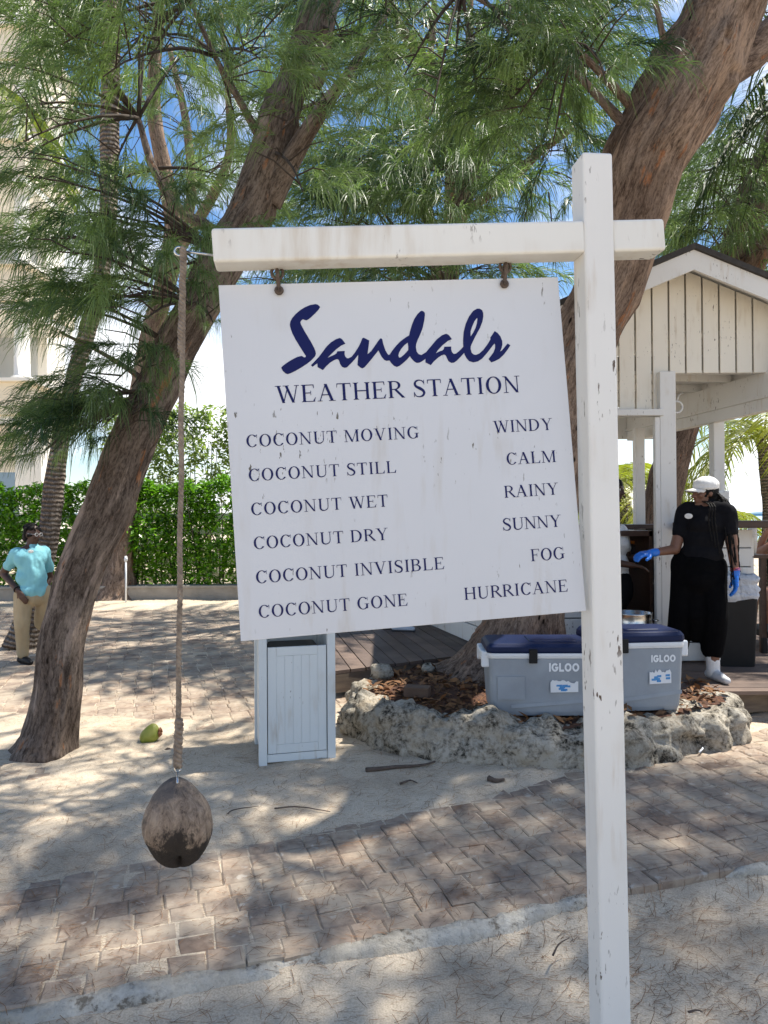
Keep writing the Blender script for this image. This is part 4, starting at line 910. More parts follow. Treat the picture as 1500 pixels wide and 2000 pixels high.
# hedge, bush, wall and fence at the back on the left
def leaves(n, pos, size, tone, up=.5):
    nrm = rng.normal(size=(n, 3)); nrm[:, 2] = np.abs(nrm[:, 2]) + up; nrm /= np.linalg.norm(nrm, axis=1)[:, None]
    a = np.cross(nrm, rng.normal(size=(n, 3))); a /= np.linalg.norm(a, axis=1)[:, None]; b = np.cross(nrm, a)
    l = (size * rng.uniform(.7, 1.3, n))[:, None]
    V = np.stack([pos, pos + a * l * .5 + b * l * .19, pos + a * l - nrm * l * .15, pos + a * l * .5 - b * l * .19], 1).reshape(-1, 3)
    return V, np.arange(n * 4).reshape(-1, 4), np.repeat(np.clip(tone, 0, 1), 4)
def hedge(name, label, cat, x0, x1, y, th, h, n, size, mat, stems=40, tone=.45, group=None):
    root = thing(name, ((x0 + x1) / 2, y, 0), label, cat, group)
    x = rng.uniform(x0, x1, n); u = rng.random(n); z = .12 + (h - .12) * u ** .75
    top = h + .20 * fbm(np.stack([x * 1.2, 0 * x, 0 * x + 3], 1), 3) + .14 * fbm(np.stack([x * 5, 0 * x, 0 * x + 9], 1), 2)
    z = np.minimum(z * top / h, top); face = np.where(rng.random(n) < .75, -1, rng.uniform(-1, 1, n))
    q = np.stack([x * 1.4, z * 1.4, 0 * x], 1); bulge = .34 * fbm(q * 1.3, 3)
    yy = y + face * th * (.62 + bulge) * np.sqrt(np.clip(1.15 - (z / top) ** 3, .05, 1)) + rng.normal(0, .07, n)
    hole = fbm(np.stack([x * 4, yy * 4, z * 4], 1), 2) > -.42; x, yy, z = x[hole], yy[hole], z[hole]; n = len(x)
    V, Q, T = leaves(n, np.stack([x, yy, z], 1), np.full(n, size), rng.normal(tone, .30, n))
    link('foliage', mesh_quads('foliage', V, Q, T), mat, root)
    mb = MB()
    for _ in range(stems):
        a = np.array([rng.uniform(x0, x1), y + rng.normal(0, th * .3), 0]); mb.tube([a, a + [rng.normal(0, .1), 0, h * .4], a + [rng.normal(0, .25), rng.normal(0, .15), h * .85]], [.022, .016, .006], 5)
    mb.obj('stems', M['fine_twig'], root, smooth=True); return root
hedge('hedge', 'long glossy bright green clipped hedge left of the notice board', 'hedge', -9.5, -.4, 14.6, .6, 2.42, 46000, .115, M['hedge'])
hedge('bush', 'tall pale wispy bush behind the hedge beside the white board', 'bush', -6.6, -1.2, 17.5, 1.0, 4.4, 16000, .15, M['bush'], 26, .5)
wall = MB(); wall.box((-5.2, 14.05, .12), (9.6, .28, .26)); wall.box((-5.2, 14.05, .27), (9.66, .34, .05))
tag(wall.obj('low_wall', pm('grey_render', (.36, .33, .29), (.26, .24, .21), 4, .9, .4, 40), bevel=.01), 'low grey rendered wall along the foot of the hedge', 'wall')
fn = thing('picket_fence', (-5, 15.5, 0), 'white slatted fence hidden behind the green hedge', 'fence')
mb = MB()
for k in range(5): mb.box((-5, 15.5, .35 + k * .32), (9, .03, .14))
mb.obj('slats', M['white'], fn)
for x in np.arange(-9.4, -.5, 1.45):
    mb = MB(); mb.box((x, 15.56, .95), (.1, .08, 1.9)); mb.obj('fence_post', M['white'], fn)
mb = MB(); a = P(246, 1158, 13.4); mb.tube([a * [1, 1, 0] - [0, 0, .05], a * [1, 1, 0] + [0, 0, .82]], .018, 8); mb.lathe([(.03, 0), (.035, .05), (.02, .1)], a * [1, 1, 0] + [0, 0, .80], 10)
tag(mb.obj('marker_pole', M['whiteplastic'], smooth=True), 'thin white pole with a cap beside the flared trunk', 'pole')

# hotel on the far left
ht = thing('hotel', (-14, 24, 0), 'cream hotel block with columned balconies behind the hedge', 'building')
X1 = P(50, 760, 20)[0]; x65 = P(92, 760, 23.2)[0]
mb = MB(); mb.box((x65 - 5, 23.85, 11), (10, 1.3, 22)); mb.obj('wall', M['hotel'], ht)
for k, (zt, zb) in enumerate(((6.0 - .55 , 4.85 - .35), (8.95 - .25, 8.0 - .3), (12.2, 11.3), (15.4, 14.5), (18.6, 17.7))):
    mb = MB(); mb.box((X1 - 6, 21.6, (zt + zb) / 2), (12, 3.2, zt - zb)); mb.obj('balcony', M['hoteltrim'], ht, bevel=.03)
    mb = MB(); mb.box((X1 - 5.9, 21.62, zb - .12), (11.7, 3.1, .22)); mb.box((X1 - 5.95, 21.6, zt + .04), (12.3, 3.5, .09)); mb.obj('cornice', M['hotel'], ht)
    h = (8.0 - 6.0) if k == 0 else 2.3
    for j in range(4):
        mb = MB(); mb.lathe([(.30, 0), (.30, .12), (.22, .16), (.20, 2.0), (.22, 2.1), (.32, 2.2), (.34, 2.34)], (X1 - .35 - j * 2.6, 20.5, zt + .085), 20); mb.obj('column', M['hotel'], ht, smooth=True)
    mb = MB(); mb.box((X1 - 2.2, 23.16, zt + 1.1), (2.0, .1, 2.0)); mb.obj('window', pm('shaded_stucco', (.52, .53, .52), (.46, .47, .46), 1, .5), ht)  # balcony shade put into the colour: window boxes in shaded stucco tone
mb = MB(); mb.box((X1 - .1, 20.7, 2.1), (.75, .75, 4.2)); mb.box((X1 - .1, 20.7, 4.05), (.95, .95, .3)); mb.obj('pier', M['hotel'], ht, bevel=.02)
mb = MB(); mb.box((X1 - 1.6, 20.6, 2.3), (2.2, .04, 1.3)); mb.obj('glass_railing', M['glass'], ht)

# ------------------------------------------------------------------ deck and kiosk
ZD = .25
edge = [G(655, 1311, ZD)[:2], G(905, 1280, ZD)[:2], np.array([1.75, 5.95]), G(1345, 1352, ZD)[:2], G(1500, 1341, ZD)[:2], np.array([5.2, 5.45])]
def front_y(x): return float(np.interp(x, [p[0] for p in edge], [p[1] for p in edge]))
dk = thing('wooden_deck', (2.2, 7.5, 0), 'weathered brown plank deck around the white bar hut', 'deck')
mb = MB(); dl = np.array([-.20, .98]); dl /= np.linalg.norm(dl); nl_ = np.array([dl[1], -dl[0]])
xk = 1.62
for k in range(-4, 18):                                    # left part: boards running back along the bar wall
    o0 = edge[0] + nl_ * (k * .146)
    def hit(off):
        b = edge[0] + nl_ * off
        for t in np.linspace(-1.2, 4.5, 400):
            q = b + dl * t
            if q[1] >= front_y(q[0]) : return t
        return 0
    a0, a1 = k * .146 + .004, k * .146 + .140
    t0, t1 = hit(a0), hit(a1); te = 4.2
    if k < 0: continue
    pts = [edge[0] + nl_ * a0 + dl * t0, edge[0] + nl_ * a1 + dl * t1, edge[0] + nl_ * a1 + dl * te, edge[0] + nl_ * a0 + dl * te]
    if pts[0][0] > xk: continue
    mb.prism(pts, ZD - .03, ZD + rng.normal(0, .0012), tone=float(np.clip(rng.normal(.5, .25), 0, 1)))
for k in range(40):                                        # right part: boards running across
    y0 = 5.38 + k * .118; y1 = y0 + .112
    xs0, xs1 = xk + .02, 6.2
    if y1 < front_y(xs1): continue
    while front_y(xs0) > y0 and xs0 < xs1: xs0 += .03
    x = xs0
    while x < xs1:
        x2 = min(xs1, x + rng.uniform(1.6, 2.6)); mb.box(((x + x2) / 2, (y0 + y1) / 2, ZD - .015), (x2 - x - .004, y1 - y0, .03 + rng.normal(0, .0012)), tone=float(np.clip(rng.normal(.62, .25), 0, 1))); x = x2
mb.obj('boards', M['deck'], dk, tone=True)
mb = MB()
for a, b in zip(edge[:-1], edge[1:]): mb.beam((a[0], a[1] + .03, ZD - .115), (b[0], b[1] + .03, ZD - .115), .03, .16)
mb.beam((edge[0][0] + .02, edge[0][1] + .03, ZD - .115), (edge[0][0] + dl[0] * 4 + .02, edge[0][1] + dl[1] * 4, ZD - .115), .03, .16)
mb.obj('fascia', pm('dark_weathered_fascia', (.20, .155, .11), (.10, .075, .06), 5, .85, .4, 40, (1, 1, 6)), dk)

ks = thing('bar_kiosk', (2.7, 7.5, ZD), 'white timber beach bar hut with a gabled roof and a doorway', 'kiosk')
YF = 6.6
def xz(px, py, Y=YF): q = P(px, py, Y); return q[0], q[2]
# gable boards with gaps
ax_, az_ = xz(1335, 512, 6.5); SL = .415
zb_r = xz(1400, 729, YF)[1]; zb_l = xz(1250, 806, YF)[1]
mb = MB(); bw = .148
xF0, xF1 = xz(1286, 900)[0], xz(1318, 900)[0]
mg = MB()
for k in range(-8, 9):
    x0 = ax_ + .055 + k * .1545; x1 = x0 + .138
    zb = zb_r if x0 > xF0 - .02 else zb_l
    if x0 < 1.62 or x1 > 3.92: continue
    zt0, zt1 = az_ - .03 - SL * abs(x0 - ax_), az_ - .03 - SL * abs(x1 - ax_)
    if min(zt0, zt1) < zb + .05: continue
    V = [(x0, YF - .02, zb), (x1, YF - .02, zb), (x1, YF - .02, zt1), (x0, YF - .02, zt0)]; V += [(a, YF + .0, c) for a, _, c in V]
    mb.add(V, [(0, 1, 2, 3), (7, 6, 5, 4), (0, 4, 5, 1), (1, 5, 6, 2), (2, 6, 7, 3), (3, 7, 4, 0)], tone=rng.random())
mb.obj('gable_boards', M['cream'], ks, bevel=.003)
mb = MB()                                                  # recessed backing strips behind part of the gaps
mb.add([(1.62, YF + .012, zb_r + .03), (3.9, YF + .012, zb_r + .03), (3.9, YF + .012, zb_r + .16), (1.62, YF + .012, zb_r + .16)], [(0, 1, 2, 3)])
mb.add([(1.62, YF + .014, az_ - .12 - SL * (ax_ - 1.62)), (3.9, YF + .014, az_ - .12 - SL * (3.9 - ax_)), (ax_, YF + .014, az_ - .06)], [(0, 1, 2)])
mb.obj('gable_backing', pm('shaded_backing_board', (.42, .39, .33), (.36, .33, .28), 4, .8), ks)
# roof
def roof_side(sg, y0, y1, z_off, th, mats, name, hw):
    mb = MB(); e = ax_ + sg * hw; ze = az_ + z_off - SL * hw; zr = az_ + z_off; xr = ax_ - sg * .0
    V = [(xr, y0, zr), (e, y0, ze), (e, y1, ze), (xr, y1, zr)]; V += [(a, b, c + th) for a, b, c in V]
    f = [(0, 1, 2, 3), (7, 6, 5, 4), (0, 4, 5, 1), (1, 5, 6, 2), (2, 6, 7, 3), (3, 7, 4, 0)]
    return mb.add(V, f if sg > 0 else [q[::-1] for q in f])
YR0, YR1 = 6.28, 9.6
for sg in (-1, 1):
    roof_side(sg, YR0 - .03, YR1, .035, .05, None, '', 1.42).obj('roof_shingles', M['shingle'], ks)
    roof_side(sg, YR0 + .02, YR1 - .02, 0, .03, None, '', 1.38).obj('roof_planks', M['white'], ks)
    mb = MB(); e = ax_ + sg * 1.40; h = .175
    V = [(ax_, YR0, az_ + .032), (e, YR0, az_ + .032 - SL * 1.4), (e, YR0, az_ + .032 - SL * 1.4 - h), (ax_, YR0, az_ + .032 - h)]; V += [(a, b + .035, c) for a, b, c in V]
    mb.add(V, [(0, 3, 2, 1), (4, 5, 6, 7), (0, 1, 5, 4), (1, 2, 6, 5), (2, 3, 7, 6)] if sg > 0 else [(0, 1, 2, 3), (7, 6, 5, 4), (4, 5, 1, 0), (5, 6, 2, 1), (6, 7, 3, 2)])
    mb.obj('bargeboard', M['white'], ks)
# posts and headers
def pbox(name, px0, px1, Y, z0, z1, dep=.12, mat=None):
    xa, xb = xz(px0, 950, Y)[0], xz(px1, 950, Y)[0]
    mb = MB(); mb.box(((xa + xb) / 2, Y, (z0 + z1) / 2), (xb - xa, dep, z1 - z0)); return mb.obj(name, mat or M['white'], ks, bevel=.006)
pbox('corner_post', 1286, 1317, YF - .034, ZD, zb_r + .004, .11)
pbox('corner_post', 1278, 1288, YF - .055, ZD, zb_l - .05, .06)
pbox('door_jamb', 1150, 1164, YF - .03, ZD, zb_l - .03, .1)
mb = MB(); a, b = xz(1150, 812)[0], xz(1288, 812)[0]; mb.box(((a + b) / 2, YF - .055, zb_l - .012), (b - a, .12, .06)); mb.obj('door_header', M['white'], ks, bevel=.005)
xR = 3.42
hz0, hz1 = 2.56, 2.92
mb = MB(); mb.beam((3.60, 6.35, (hz0 + hz1) / 2), (3.17, 9.2, (hz0 + hz1) / 2), .09, hz1 - hz0); mb.beam((3.545, 6.35, hz0 + .13), (3.115, 9.2, hz0 + .13), .03, .03); mb.obj('side_header', M['white'], ks)
mb = MB(); mb.box((2.45, 9.25, 2.74), (2.2, .09, .3)); mb.obj('rear_header', M['white'], ks)
mb = MB(); mb.box((ax_ + .5, YF + .06, zb_r + .09), (1.9, .06, .17)); mb.obj('front_header', M['white'], ks)
pbox('side_post', 1390, 1411, 7.5, ZD, 2.60, .12)
mb = MB(); q = P(1420, 985, 7.46); mb.box((q[0] - .06, q[1], 1.6), (.14, .10, .5)); mb.obj('post_knee', M['white'], ks, bevel=.02)
pbox('rear_post', 1239, 1257, 8.6, ZD, 2.65, .11)
pbox('rear_post', 1150, 1164, 9.2, ZD, 2.65, .11)
mb = MB()
for y in np.arange(6.75, 9.5, .55):
    for sg in (-1, 1):
        mb.beam((ax_ + sg * .03, y, az_ - .06), (ax_ + sg * 1.36, y, az_ - .06 - SL * 1.33), .05, .11)
mb.obj('rafters', M['white'], ks)
mb = MB()
for k in range(14): mb.box((2.62, 6.80 + k * .178, 3.0), (2.0, .172, .02))
mb.obj('ceiling_boards', M['white'], ks)
mb = MB()
for k in range(5): mb.beam((1.70, 6.9 + k * .55, 2.955), (3.45, 7.15 + k * .55, 2.955), .06, .07)
mb.obj('ceiling_joists', M['white'], ks)
mb = MB()
for k in range(4): mb.beam((3.62, 6.36, 2.995 + k * .145), (3.19, 9.2, 2.995 + k * .145), .025, .14)
mb.obj('side_infill', M['white'], ks)
# lap sided walls
def lap(name, a, b, z0, z1, n, th=.03):
    mb = MB(); a, b = np.asarray(a, float), np.asarray(b, float); h = (z1 - z0) / n
    for k in range(n): mb.beam((*a, z0 + h * (k + .5)), (*b, z0 + h * (k + .5)), th, h - .012)
    return mb.obj(name, M['white'], ks, bevel=.003)
lap('left_wall', (1.16, 6.75), (.30, 9.9), ZD + .01, 1.45, 6)
mb = MB(); mb.box((1.4, 6.78, 1.95), (.12, .12, 3.3 - .0)); mb.obj('corner_post', M['white'], ks)
lap('front_wall', (1.2, YF + .02), (xz(1152, 900)[0] , YF + .02), ZD + .01, 1.45, 6)
xe = xz(1467, 1050)[0]
lap('bar_front', (xF1 + .002, YF - .01), (xe, YF - .01), ZD + .01, 1.47, 7)
mb = MB(); mb.box(((xF1 + 4.6) / 2 - .02, YF - .06, 1.515), (4.6 - xF1, .36, .065)); mb.obj('bar_counter', M['darkwood'], ks, bevel=.008)
mb = MB(); mb.box((xF1 + .0 , YF - .12, 1.50), (.12, .12, .07)); mb.obj('counter_bracket', M['darkwood'], ks)
lap('side_wall', (xe + .02, YF + .02), (xR - .1, 9.2), ZD + .01, 1.40, 6)
mb = MB(); mb.box((2.2, 8.55, 1.47), (2.3, .45, .05)); mb.obj('back_counter', M['darkwood'], ks)
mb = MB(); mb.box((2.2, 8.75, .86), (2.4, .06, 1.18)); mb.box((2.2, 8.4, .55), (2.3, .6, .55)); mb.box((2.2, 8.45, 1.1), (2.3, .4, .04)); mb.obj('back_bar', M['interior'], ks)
mb = MB(); mb.box((2.53, 7.6, .85), (.03, 1.6, 1.2)); mb.box((2.40, 7.3, 1.43), (.30, 1.0, .05)); mb.obj('inner_partition', M['darkwood'], ks)
sl_ = P(1478, 753, 7.0)
mb = MB(); dv = np.array([-.75, -.35, -.55]); dv /= np.linalg.norm(dv); xv = np.cross(dv, (0, 0, 1)); xv /= np.linalg.norm(xv)
mb.lathe([(.022, -.02), (.03, 0), (.034, .10), (.036, .13), (.028, .13)], sl_, 14, np.stack([xv, np.cross(dv, xv), dv], 1)); mb.tube([sl_, sl_ + [.05, .03, .05], sl_ + [.07, .04, .16]], .008, 6)
mb.obj('spotlight', M['whiteplastic'], ks, smooth=True)
mb = MB(); q = P(1322, 795, 6.95); ring(mb, q, np.array([1., 0, 0]), np.array([0, 0, 1.]), .055, .009, 18); mb.tube([q + [0, 0, .05], q + [.06, .1, .13], q + [.14, .2, .17]], .009, 6); mb.obj('cable_loop', M['whiteplastic'], ks, smooth=True)
# things on the shelf inside the doorway
ys = 7.55
def on(px, py, Y): return P(px, py, Y)
q = on(1246, 1072, 7.25); q[2] = 1.455
sq = thing('squeeze_bottle', q - [0, 0, .28], 'tall clear squeeze bottle on the shelf inside the doorway', 'bottle')
mb = MB(); mb.lathe([(.03, 0), (.036, .01), (.036, .16), (.028, .175)], q - [0, 0, .28], 16); mb.obj('body', pm('cloudy_plastic', (.42, .46, .36), (.38, .42, .33), 6, .3), sq, smooth=True)
mb = MB(); mb.lathe([(.03, .175), (.03, .2), (.012, .21), (.004, .25)], q - [0, 0, .28], 14); mb.obj('nozzle', M['whiteplastic'], sq, smooth=True)
tr = MB(); q2 = on(1228, 1050, 7.3); tr.box((q2[0], q2[1], 1.33), (.20, .2, .03)); 
tt = thing('snack_tray', (q2[0], q2[1], 1.31), 'orange food tray on the shelf behind the white post', 'tray')
tr.obj('tray', pm('orange_food', (.65, .25, .03), (.5, .14, .02), 30, .6, .5), tt, bevel=.008)
tr = MB(); tr.box((q2[0], q2[1], 1.20), (.22, .22, .19)); tr.obj('container', M['interior'], tt, bevel=.006)
q3 = on(1262, 1060, 7.2); mb = MB(); mb.lathe([(.028, 0), (.03, .01), (.028, .12), (.012, .16), (.012, .19)], (q3[0], q3[1], 1.19), 14); tag(mb.obj('sauce_bottle', pm('dark_sauce', (.10, .02, .02), (.06, .01, .012), 4, .25), smooth=True), 'dark red sauce bottle right of the clear squeeze bottle', 'bottle')

# ------------------------------------------------------------------ stone planter with its mulch
pc = catmull([(.30, 6.45), (-.02, 6.2), (-.13, 5.75), (-.10, 5.30), (.08, 4.98), (.42, 4.80), (.90, 4.70), (1.42, 4.72), (1.92, 4.90), (2.35, 5.16), (2.62, 5.48)], 26)
nP = len(pc); T = np.gradient(pc, axis=0); T /= np.linalg.norm(T, axis=1)[:, None]; NR = np.stack([T[:, 1], -T[:, 0]], 1)     # outward
s_ = np.concatenate([[0], np.cumsum(np.linalg.norm(np.diff(pc, axis=0), axis=1))])
prof = []
m_ = 46
for i in range(nP):
    hgt = .275 * (1 + .16 * fbm(np.array([[s_[i] * 1.7, 0, 3]]), 3)[0]) * np.interp(s_[i] / s_[-1], [0, .05, .2, .9, .97, 1], [.45, .9, 1.12, 1.0, .8, .4]); wd = .175 * (1 + .18 * fbm(np.array([[s_[i] * 1.3, 5, 3]]), 2)[0])
    for k in range(m_):
        a = math.pi * (k / (m_ - 1)) ; cx_, sz_ = math.cos(a), math.sin(a)
        e = .55; rx_ = wd * np.sign(cx_) * abs(cx_) ** e; zz = hgt * sz_ ** e - .08 * (sz_ < .02)
        prof.append((pc[i][0] + NR[i][0] * rx_, pc[i][1] + NR[i][1] * rx_, zz - .03))
V = np.array(prof); cen = np.repeat(np.column_stack([pc, np.full(nP, .12)]), m_, 0); d = V - cen; d /= np.linalg.norm(d, axis=1)[:, None]
def cells(p, s):                                           # rounded stone lumps: distance to jittered cell points
    p = p * s; i = np.floor(p).astype(int); best = np.full(len(p), 9.0)
    for dx in (-1, 0, 1):
        for dy in (-1, 0, 1):
            for dz in (-1, 0, 1):
                c = i + [dx, dy, dz]; h = (c[:, 0] * 73856093) ^ (c[:, 1] * 19349663) ^ (c[:, 2] * 83492791)
                j = np.stack([_tab[h & 65535], _tab[(h * 31 + 7) & 65535], _tab[(h * 17 + 3) & 65535]], 1)
                best = np.minimum(best, np.linalg.norm(p - c - j, axis=1))
    return best
lump = (.55 - cells(V, 4.4)) * .115 + (.5 - cells(V + 9, 11)) * .042
V = V + d * (lump + .035 * fbm(V * 6, 4) + .018 * fbm(V * 22, 3))[:, None]
V[:, 2] = np.maximum(V[:, 2], -.08)
i_ = (np.arange(nP - 1)[:, None] * m_ + np.arange(m_ - 1)[None]).ravel()
pl = thing('stone_planter', (1.2, 5.4, 0), 'low curved wall of rough grey coral rock ringing the big tree', 'planter')
link('rock_wall', mesh_quads('rock_wall', V, np.stack([i_, i_ + m_, i_ + m_ + 1, i_ + 1], -1)), M['rock'], pl, smooth=True)
mb = MB()
gxs, gys = np.linspace(-.25, 3.0, 90), np.linspace(4.6, 6.9, 70); XX, YY = np.meshgrid(gxs, gys)
ZZ = .235 + .03 * fbm(np.stack([XX * 2, YY * 2, 0 * XX], -1), 4) + .012 * fbm(np.stack([XX * 16, YY * 16, 0 * XX], -1), 3) + .10 * np.exp(-((XX - 1.15) ** 2 + (YY - 6.1) ** 2) / .35)
cx = pc[:, 0]; ok = np.zeros(XX.shape, bool)
poly = np.vstack([pc, [[2.5, 5.9], [1.2, 6.6]]])
def inside(x, y):
    r = np.zeros(x.shape, bool); j = len(poly) - 1
    for i in range(len(poly)):
        r ^= ((poly[i, 1] > y) != (poly[j, 1] > y)) & (x < (poly[j, 0] - poly[i, 0]) * (y - poly[i, 1]) / (poly[j, 1] - poly[i, 1] + 1e-12) + poly[i, 0]); j = i
    return r
ok = inside(XX, YY); Vg = np.stack([XX, YY, ZZ], -1).reshape(-1, 3); Q = []
for a in range(len(gys) - 1):
    for b in range(len(gxs) - 1):
        if ok[a:a + 2, b:b + 2].any(): Q.append((a * 90 + b, a * 90 + b + 1, (a + 1) * 90 + b + 1, (a + 1) * 90 + b))
link('mulch', mesh_quads('mulch', Vg, Q), M['mulch'], pl, smooth=True)
# chips and needles on the mulch
n = 4200; x, y = rng.uniform(-.2, 2.9, n), rng.uniform(4.7, 6.7, n); kk = inside(x, y); x, y = x[kk], y[kk]; n = len(x)
z = .245 + .03 * fbm(np.stack([x * 2, y * 2, 0 * x], -1), 4) + .10 * np.exp(-((x - 1.15) ** 2 + (y - 6.1) ** 2) / .35) + rng.uniform(0, .02, n)
Vv, Qv, Tv = leaves(n, np.stack([x, y, z], 1), np.where(rng.random(n) < .5, .035, .09), rng.random(n), 1.5)
tag(link('mulch_litter', mesh_quads('mulch_litter', Vv, Qv, Tv), M['needle'], pl), kind='stuff')
def stone(name, label, c, r, mat, seed, flat=.7):
    V, Fs = [], []; n, m = 22, 14
    V = np.array([(math.sin(math.pi * i / m) * math.cos(2 * math.pi * j / n), math.sin(math.pi * i / m) * math.sin(2 * math.pi * j / n), math.cos(math.pi * i / m) * flat) for i in range(m + 1) for j in range(n)])
    V = V * (1 + .28 * fbm(V * 1.6 + seed, 4))[:, None] * np.asarray(r) + c
    o = MB().add(V, [(i * n + j, (i + 1) * n + j, (i + 1) * n + (j + 1) % n, i * n + (j + 1) % n) for i in range(m) for j in range(n)]).obj(name, mat, smooth=True)
    return tag(o, label, 'rock')
stone('rock', 'lumpy grey coral rock at the back of the planter near the deck edge', G(745, 1312, .30), (.10, .10, .10), M['rock'], 3)
stone('rock', 'small pale rock in the mulch against the deck fascia', G(838, 1306, .30), (.07, .06, .06), M['rock'], 8)
stone('rock', 'pale flat stone wedged under the white waste cabinet', G(588, 1497, .01), (.075, .06, .035), M['mortar'], 5)
stone('rock', 'rough grey boulder ending the planter wall on the right', G(1385, 1395, .10), (.26, .24, .22), M['rock'], 12)
mb = MB(); q = G(815, 1350, .30); mb.box(q + [0, 0, .0], (.19, .11, .075), np.array(Matrix.Rotation(-.25, 3, 'Z'))); tag(mb.obj('brick', pm('brown_brick', (.17, .11, .075), (.11, .07, .05), 10, .9, .5, 50), bevel=.006), 'single brown brick half sunk in the planter mulch', 'brick')

# ------------------------------------------------------------------ coolers
def bold(txt):
    """heavy sans capitals with squared corners, cap height 1"""
    W_ = .26; out = []; x = 0
    for ch in txt:
        if ch == 'I': out += [[(x, 0), (x + W_, 0), (x + W_, 1), (x, 1)]]; x += W_ + .09
        elif ch == 'L': out += [[(x, 0), (x + W_, 0), (x + W_, 1), (x, 1)], [(x + W_, 0), (x + .72, 0), (x + .72, .25), (x + W_, .25)]]; x += .80
        elif ch == 'O': out += [[(px + x, py) for px, py in p] for p in arc(.52, .5, .52, .5, 0, 360, W_ + .02, .24, 36)]; x += 1.13
        elif ch == 'G': out += [[(px + x, py) for px, py in p] for p in arc(.52, .5, .52, .5, 38, 340, W_ + .02, .24, 30)] + [[(x + .52, .36), (x + 1.03, .36), (x + 1.03, .58), (x + .52, .58)]]; x += 1.13
    return out, x - .09
def loft(mb, secs, tone=.5, mi=0):
    """secs: list of (list of xy corners, z) rounded boxes"""
    n = len(secs[0][0]); V = [(x, y, z) for p, z in secs for x, y in p]
    Fs = [(i * n + j, i * n + (j + 1) % n, (i + 1) * n + (j + 1) % n, (i + 1) * n + j) for i in range(len(secs) - 1) for j in range(n)] + [tuple(range(n))[::-1], tuple(range((len(secs) - 1) * n, len(secs) * n))]
    return mb.add(V, Fs, tone, mi)
def rrect(w, d, r, cx=0, cy=0, n=5):
    out = []
    for sx, sy, a0 in ((1, 1, 0), (-1, 1, 90), (-1, -1, 180), (1, -1, 270)):
        for k in range(n):
            a = math.radians(a0 + 90 * k / (n - 1)); out.append((cx + sx * (w / 2 - r) + r * math.cos(a), cy + sy * (d / 2 - r) + r * math.sin(a)))
    return out
def xf(o, M4):
    o.data.transform(M4); return o
